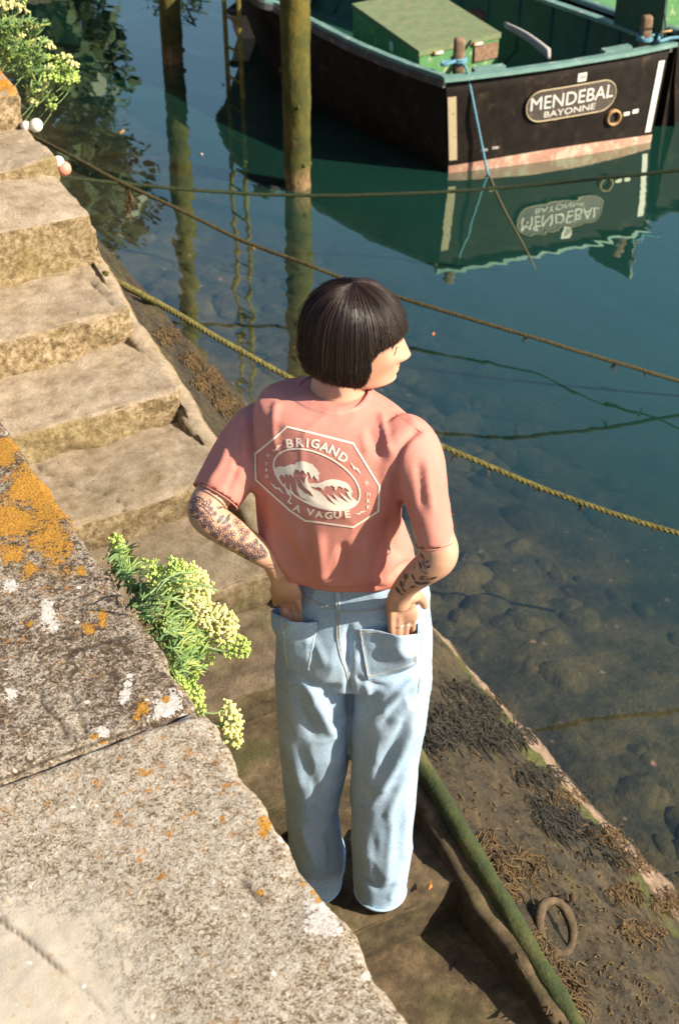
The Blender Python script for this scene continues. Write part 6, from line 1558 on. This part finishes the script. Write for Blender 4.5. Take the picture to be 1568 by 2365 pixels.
for k in range(290):
    t = rr.random() ** .9 * 5; i = min(4, int(t)); f = t - i
    ex, ey = PT_[i][0] * (1 - f) + PT_[i + 1][0] * f, PT_[i][1] * (1 - f) + PT_[i + 1][1] * f
    out = rr.random() ** 1.2; wid = 95 if i in (1, 2, 3) else 45
    px, py = ex + 6 + wid * out, ey + rr.uniform(-25, 15) + out * (12 if i > 2 else -8)
    x = .585 + .085 * out + rr.uniform(-.01, .01)
    p = on_x(px, py, x); d = A([.5 + .5 * out, rr.uniform(-.5, .7), rr.uniform(-.3, .9)])
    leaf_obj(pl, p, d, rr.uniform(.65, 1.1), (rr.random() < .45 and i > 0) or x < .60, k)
for k in range(30):
    a_ = on_x(rr.uniform(250, 400), rr.uniform(1340, 1520), .60); b_ = a_ + A([rr.uniform(.04, .10), rr.uniform(-.05, .05), rr.uniform(-.03, .03)])
    V, Fs = tube(spline([a_, (a_ + b_) / 2 + UP * .01, b_], 4), .0015, 6); part('stem', V, Fs, M['stem'], pl)
# plant at the top of the flight, upper left
c0 = on_x(30, 150, 1.42)
p2 = plant('rock_samphire', 'rock samphire with flat pale flower heads beside the top step at the left edge', (c0[0], c0[1], 2.7), 'rock samphire plants')
U2 = [(34, 20, 1.52, 26, 60, 'berry_y'), (4, 12, 1.5, 22, 50, 'berry_y'), (44, 0, 1.55, 20, 40, 'berry_g'), (16, 48, 1.5, 22, 50, 'berry_g'), (71, 66, 1.60, 20, 45, 'berry_y'), (49, 82, 1.56, 9, 20, 'berry_y'), (34, 92, 1.54, 12, 25, 'berry_y'), (56, 104, 1.58, 20, 60, 'berry_g'), (100, 104, 1.64, 24, 60, 'berry_y'), (78, 124, 1.60, 24, 70, 'berry_g'), (150, 134, 1.70, 18, 45, 'berry_y'), (170, 150, 1.70, 14, 40, 'berry_y'), (118, 142, 1.66, 24, 80, 'berry_g'), (150, 172, 1.68, 30, 150, 'berry_g'), (160, 186, 1.68, 20, 80, 'berry_g'), (116, 158, 1.64, 12, 30, 'berry_y'), (120, 184, 1.62, 18, 60, 'berry_g'), (100, 196, 1.60, 14, 35, 'berry_y'), (84, 212, 1.56, 12, 30, 'berry_y'), (112, 225, 1.62, 18, 80, 'berry_g'), (120, 246, 1.62, 12, 50, 'berry_g'), (78, 236, 1.55, 12, 30, 'berry_y'), (24, 120, 1.5, 14, 40, 'berry_g'), (60, 148, 1.54, 14, 40, 'berry_g'), (95, 170, 1.6, 12, 30, 'berry_g')]
for k, (px, py, x, r, nb_, mt) in enumerate(U2):
    c = on_x(px, py, x); rad = r * proj(c)[2] / F * 1.15
    umbel(p2, c, UP + .2 * A([1, -.3, 0]), rad, int(nb_ * 1.6), .0045 if mt == 'berry_y' else .0040, mt, 80 + k, .62, c - UP * .07 + A([-.08, .0, -.02]))
for k in range(190):
    px, py = rr.uniform(-10, 95), rr.uniform(60, 235)
    if py > 130 + px * 1.2 and px < 60: py -= 60
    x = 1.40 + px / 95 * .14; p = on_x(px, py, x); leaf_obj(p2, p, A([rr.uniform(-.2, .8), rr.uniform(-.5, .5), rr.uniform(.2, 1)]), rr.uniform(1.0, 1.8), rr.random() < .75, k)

# ================================================================== TREES BEYOND THE HARBOUR (seen only as reflections)
M['crown'] = leaf_mat('tree_leaves', (0.012, 0.024, 0.006), (0.03, 0.055, 0.012), (0.03, 0.045, .012)); M['bark'] = plain('bark', (0.10, 0.07, 0.045), 0.9, 0.4, 8)
land = []
V, Fs = [[-60, 19.0, 1.2], [6.5, 19.0, 1.2], [9.5, 30, 1.2], [30, 46, 1.2], [120, 60, 1.2], [120, 400, 1.2], [-60, 400, 1.2]], [[0, 1, 2, 3, 4, 5, 6]]
V += [[x, y, -2] for x, y, _ in V]; Fs += [[i, (i + 1) % 7, (i + 1) % 7 + 7, i + 7][::-1] for i in range(7)]
tag(part('far_bank', V, Fs, M['bank'], smooth=False), 'far harbour bank with trees beyond the boats', kind='structure')
def tree(px_lat, fw, h, rad, label, seed, n=3600):
    rs = np.random.RandomState(seed); b = A([px_lat * CP + fw * SP, -px_lat * SP + fw * CP, 1.15]); t = thing('tree', label, 'tree', b, 'trees on the far bank')
    P = spline([b, b + A([.1, .05, h * .3]), b + A([-.05, .1, h * .6])], 6); V, Fs = tube(P, np.linspace(.20, .09, len(P)), 10); part('trunk', V, Fs, M['bark'], t)
    for k in range(7):
        a = k * .9; q = b + UP * h * (.3 + .04 * k); e = q + A([math.cos(a) * rad * .7, math.sin(a) * rad * .7, h * .25]); V, Fs = tube(spline([q, (q + e) / 2 + UP * .1, e], 4), np.linspace(.07, .02, 9), 6); part('limb', V, Fs, M['bark'], t)
    cl = [(b + A([rs.uniform(-1, 1) * rad * .75, rs.uniform(-1, 1) * rad * .75, h * rs.uniform(.35, .92)]), rad * rs.uniform(.25, .45)) for _ in range(34)]
    VV = []; FF = []; k0 = 0
    for k in range(n):
        c, r = cl[rs.randint(len(cl))]; d = rs.normal(size=3); d /= np.linalg.norm(d); q = c + d * r * rs.uniform(.6, 1.05)
        u = rs.normal(size=3); u /= np.linalg.norm(u); w = np.cross(u, d); w /= np.linalg.norm(w) + 1e-6; s = rs.uniform(.10, .20)
        VV += [q - u * s, q + w * s * .6, q + u * s, q - w * s * .6]; FF.append([k0, k0 + 1, k0 + 2, k0 + 3]); k0 += 4
    tag(part('crown', VV, FF, M['crown'], t, False), kind='stuff')
tree(-5.9, 22.5, 5.4, 2.7, 'leafy tree nearest the harbour whose reflection darkens the upper left water', 1, 11000)
tree(-9.5, 25.5, 6.0, 2.6, 'tall leafy tree behind the nearest harbour tree at the left', 2, 8000)
tree(-3.2, 40, 6.3, 2.6, 'bushy tree on the far bank behind the ladder', 3)
tree(1.5, 44, 6.6, 3.0, 'bushy tree on the far bank behind the black boat', 4)
tree(-8, 43, 6.3, 3.0, 'bushy tree farther left along the far bank', 5)

# bits floating on the harbour surface
def floating(px, py, L, mat, label, seed):
    rr = random.Random(seed); h = on_z(px, py, 0.004); a = rr.uniform(0, 6); d = A([math.cos(a), math.sin(a), 0]); s_ = A([-d[1], d[0], 0]); m_ = 12
    out = [(math.cos(2 * math.pi * k / m_) * rr.uniform(.75, 1.1), math.sin(2 * math.pi * k / m_) * .5) for k in range(m_)]
    V = [h + (d * x + s_ * y) * L + UP * .004 * abs(x) for x, y in out] + [h + UP * .003] + [h + (d * x + s_ * y) * L * .9 - UP * .003 for x, y in out]
    Fs = [[k, (k + 1) % m_, m_] for k in range(m_)] + [[(k + 1) % m_, k, k + m_ + 1, (k + 1) % m_ + m_ + 1] for k in range(m_)]
    t = thing('floating_leaf', label, 'leaf', h); part('blade', V, Fs, M[mat], t)
floating(281, 303, .045, 'leaf_br', 'brown leaf floating on blue water right of the upper steps', 1)
floating(465, 355, .030, 'grey', 'pale scrap floating between the two thick pilings', 3)
floating(1000, 770, .018, 'leaf_or', 'tiny orange speck floating right of her face', 5)
floating(585, 572, .020, 'leaf_br', 'small yellowish scrap by the dark rope above her head', 6)
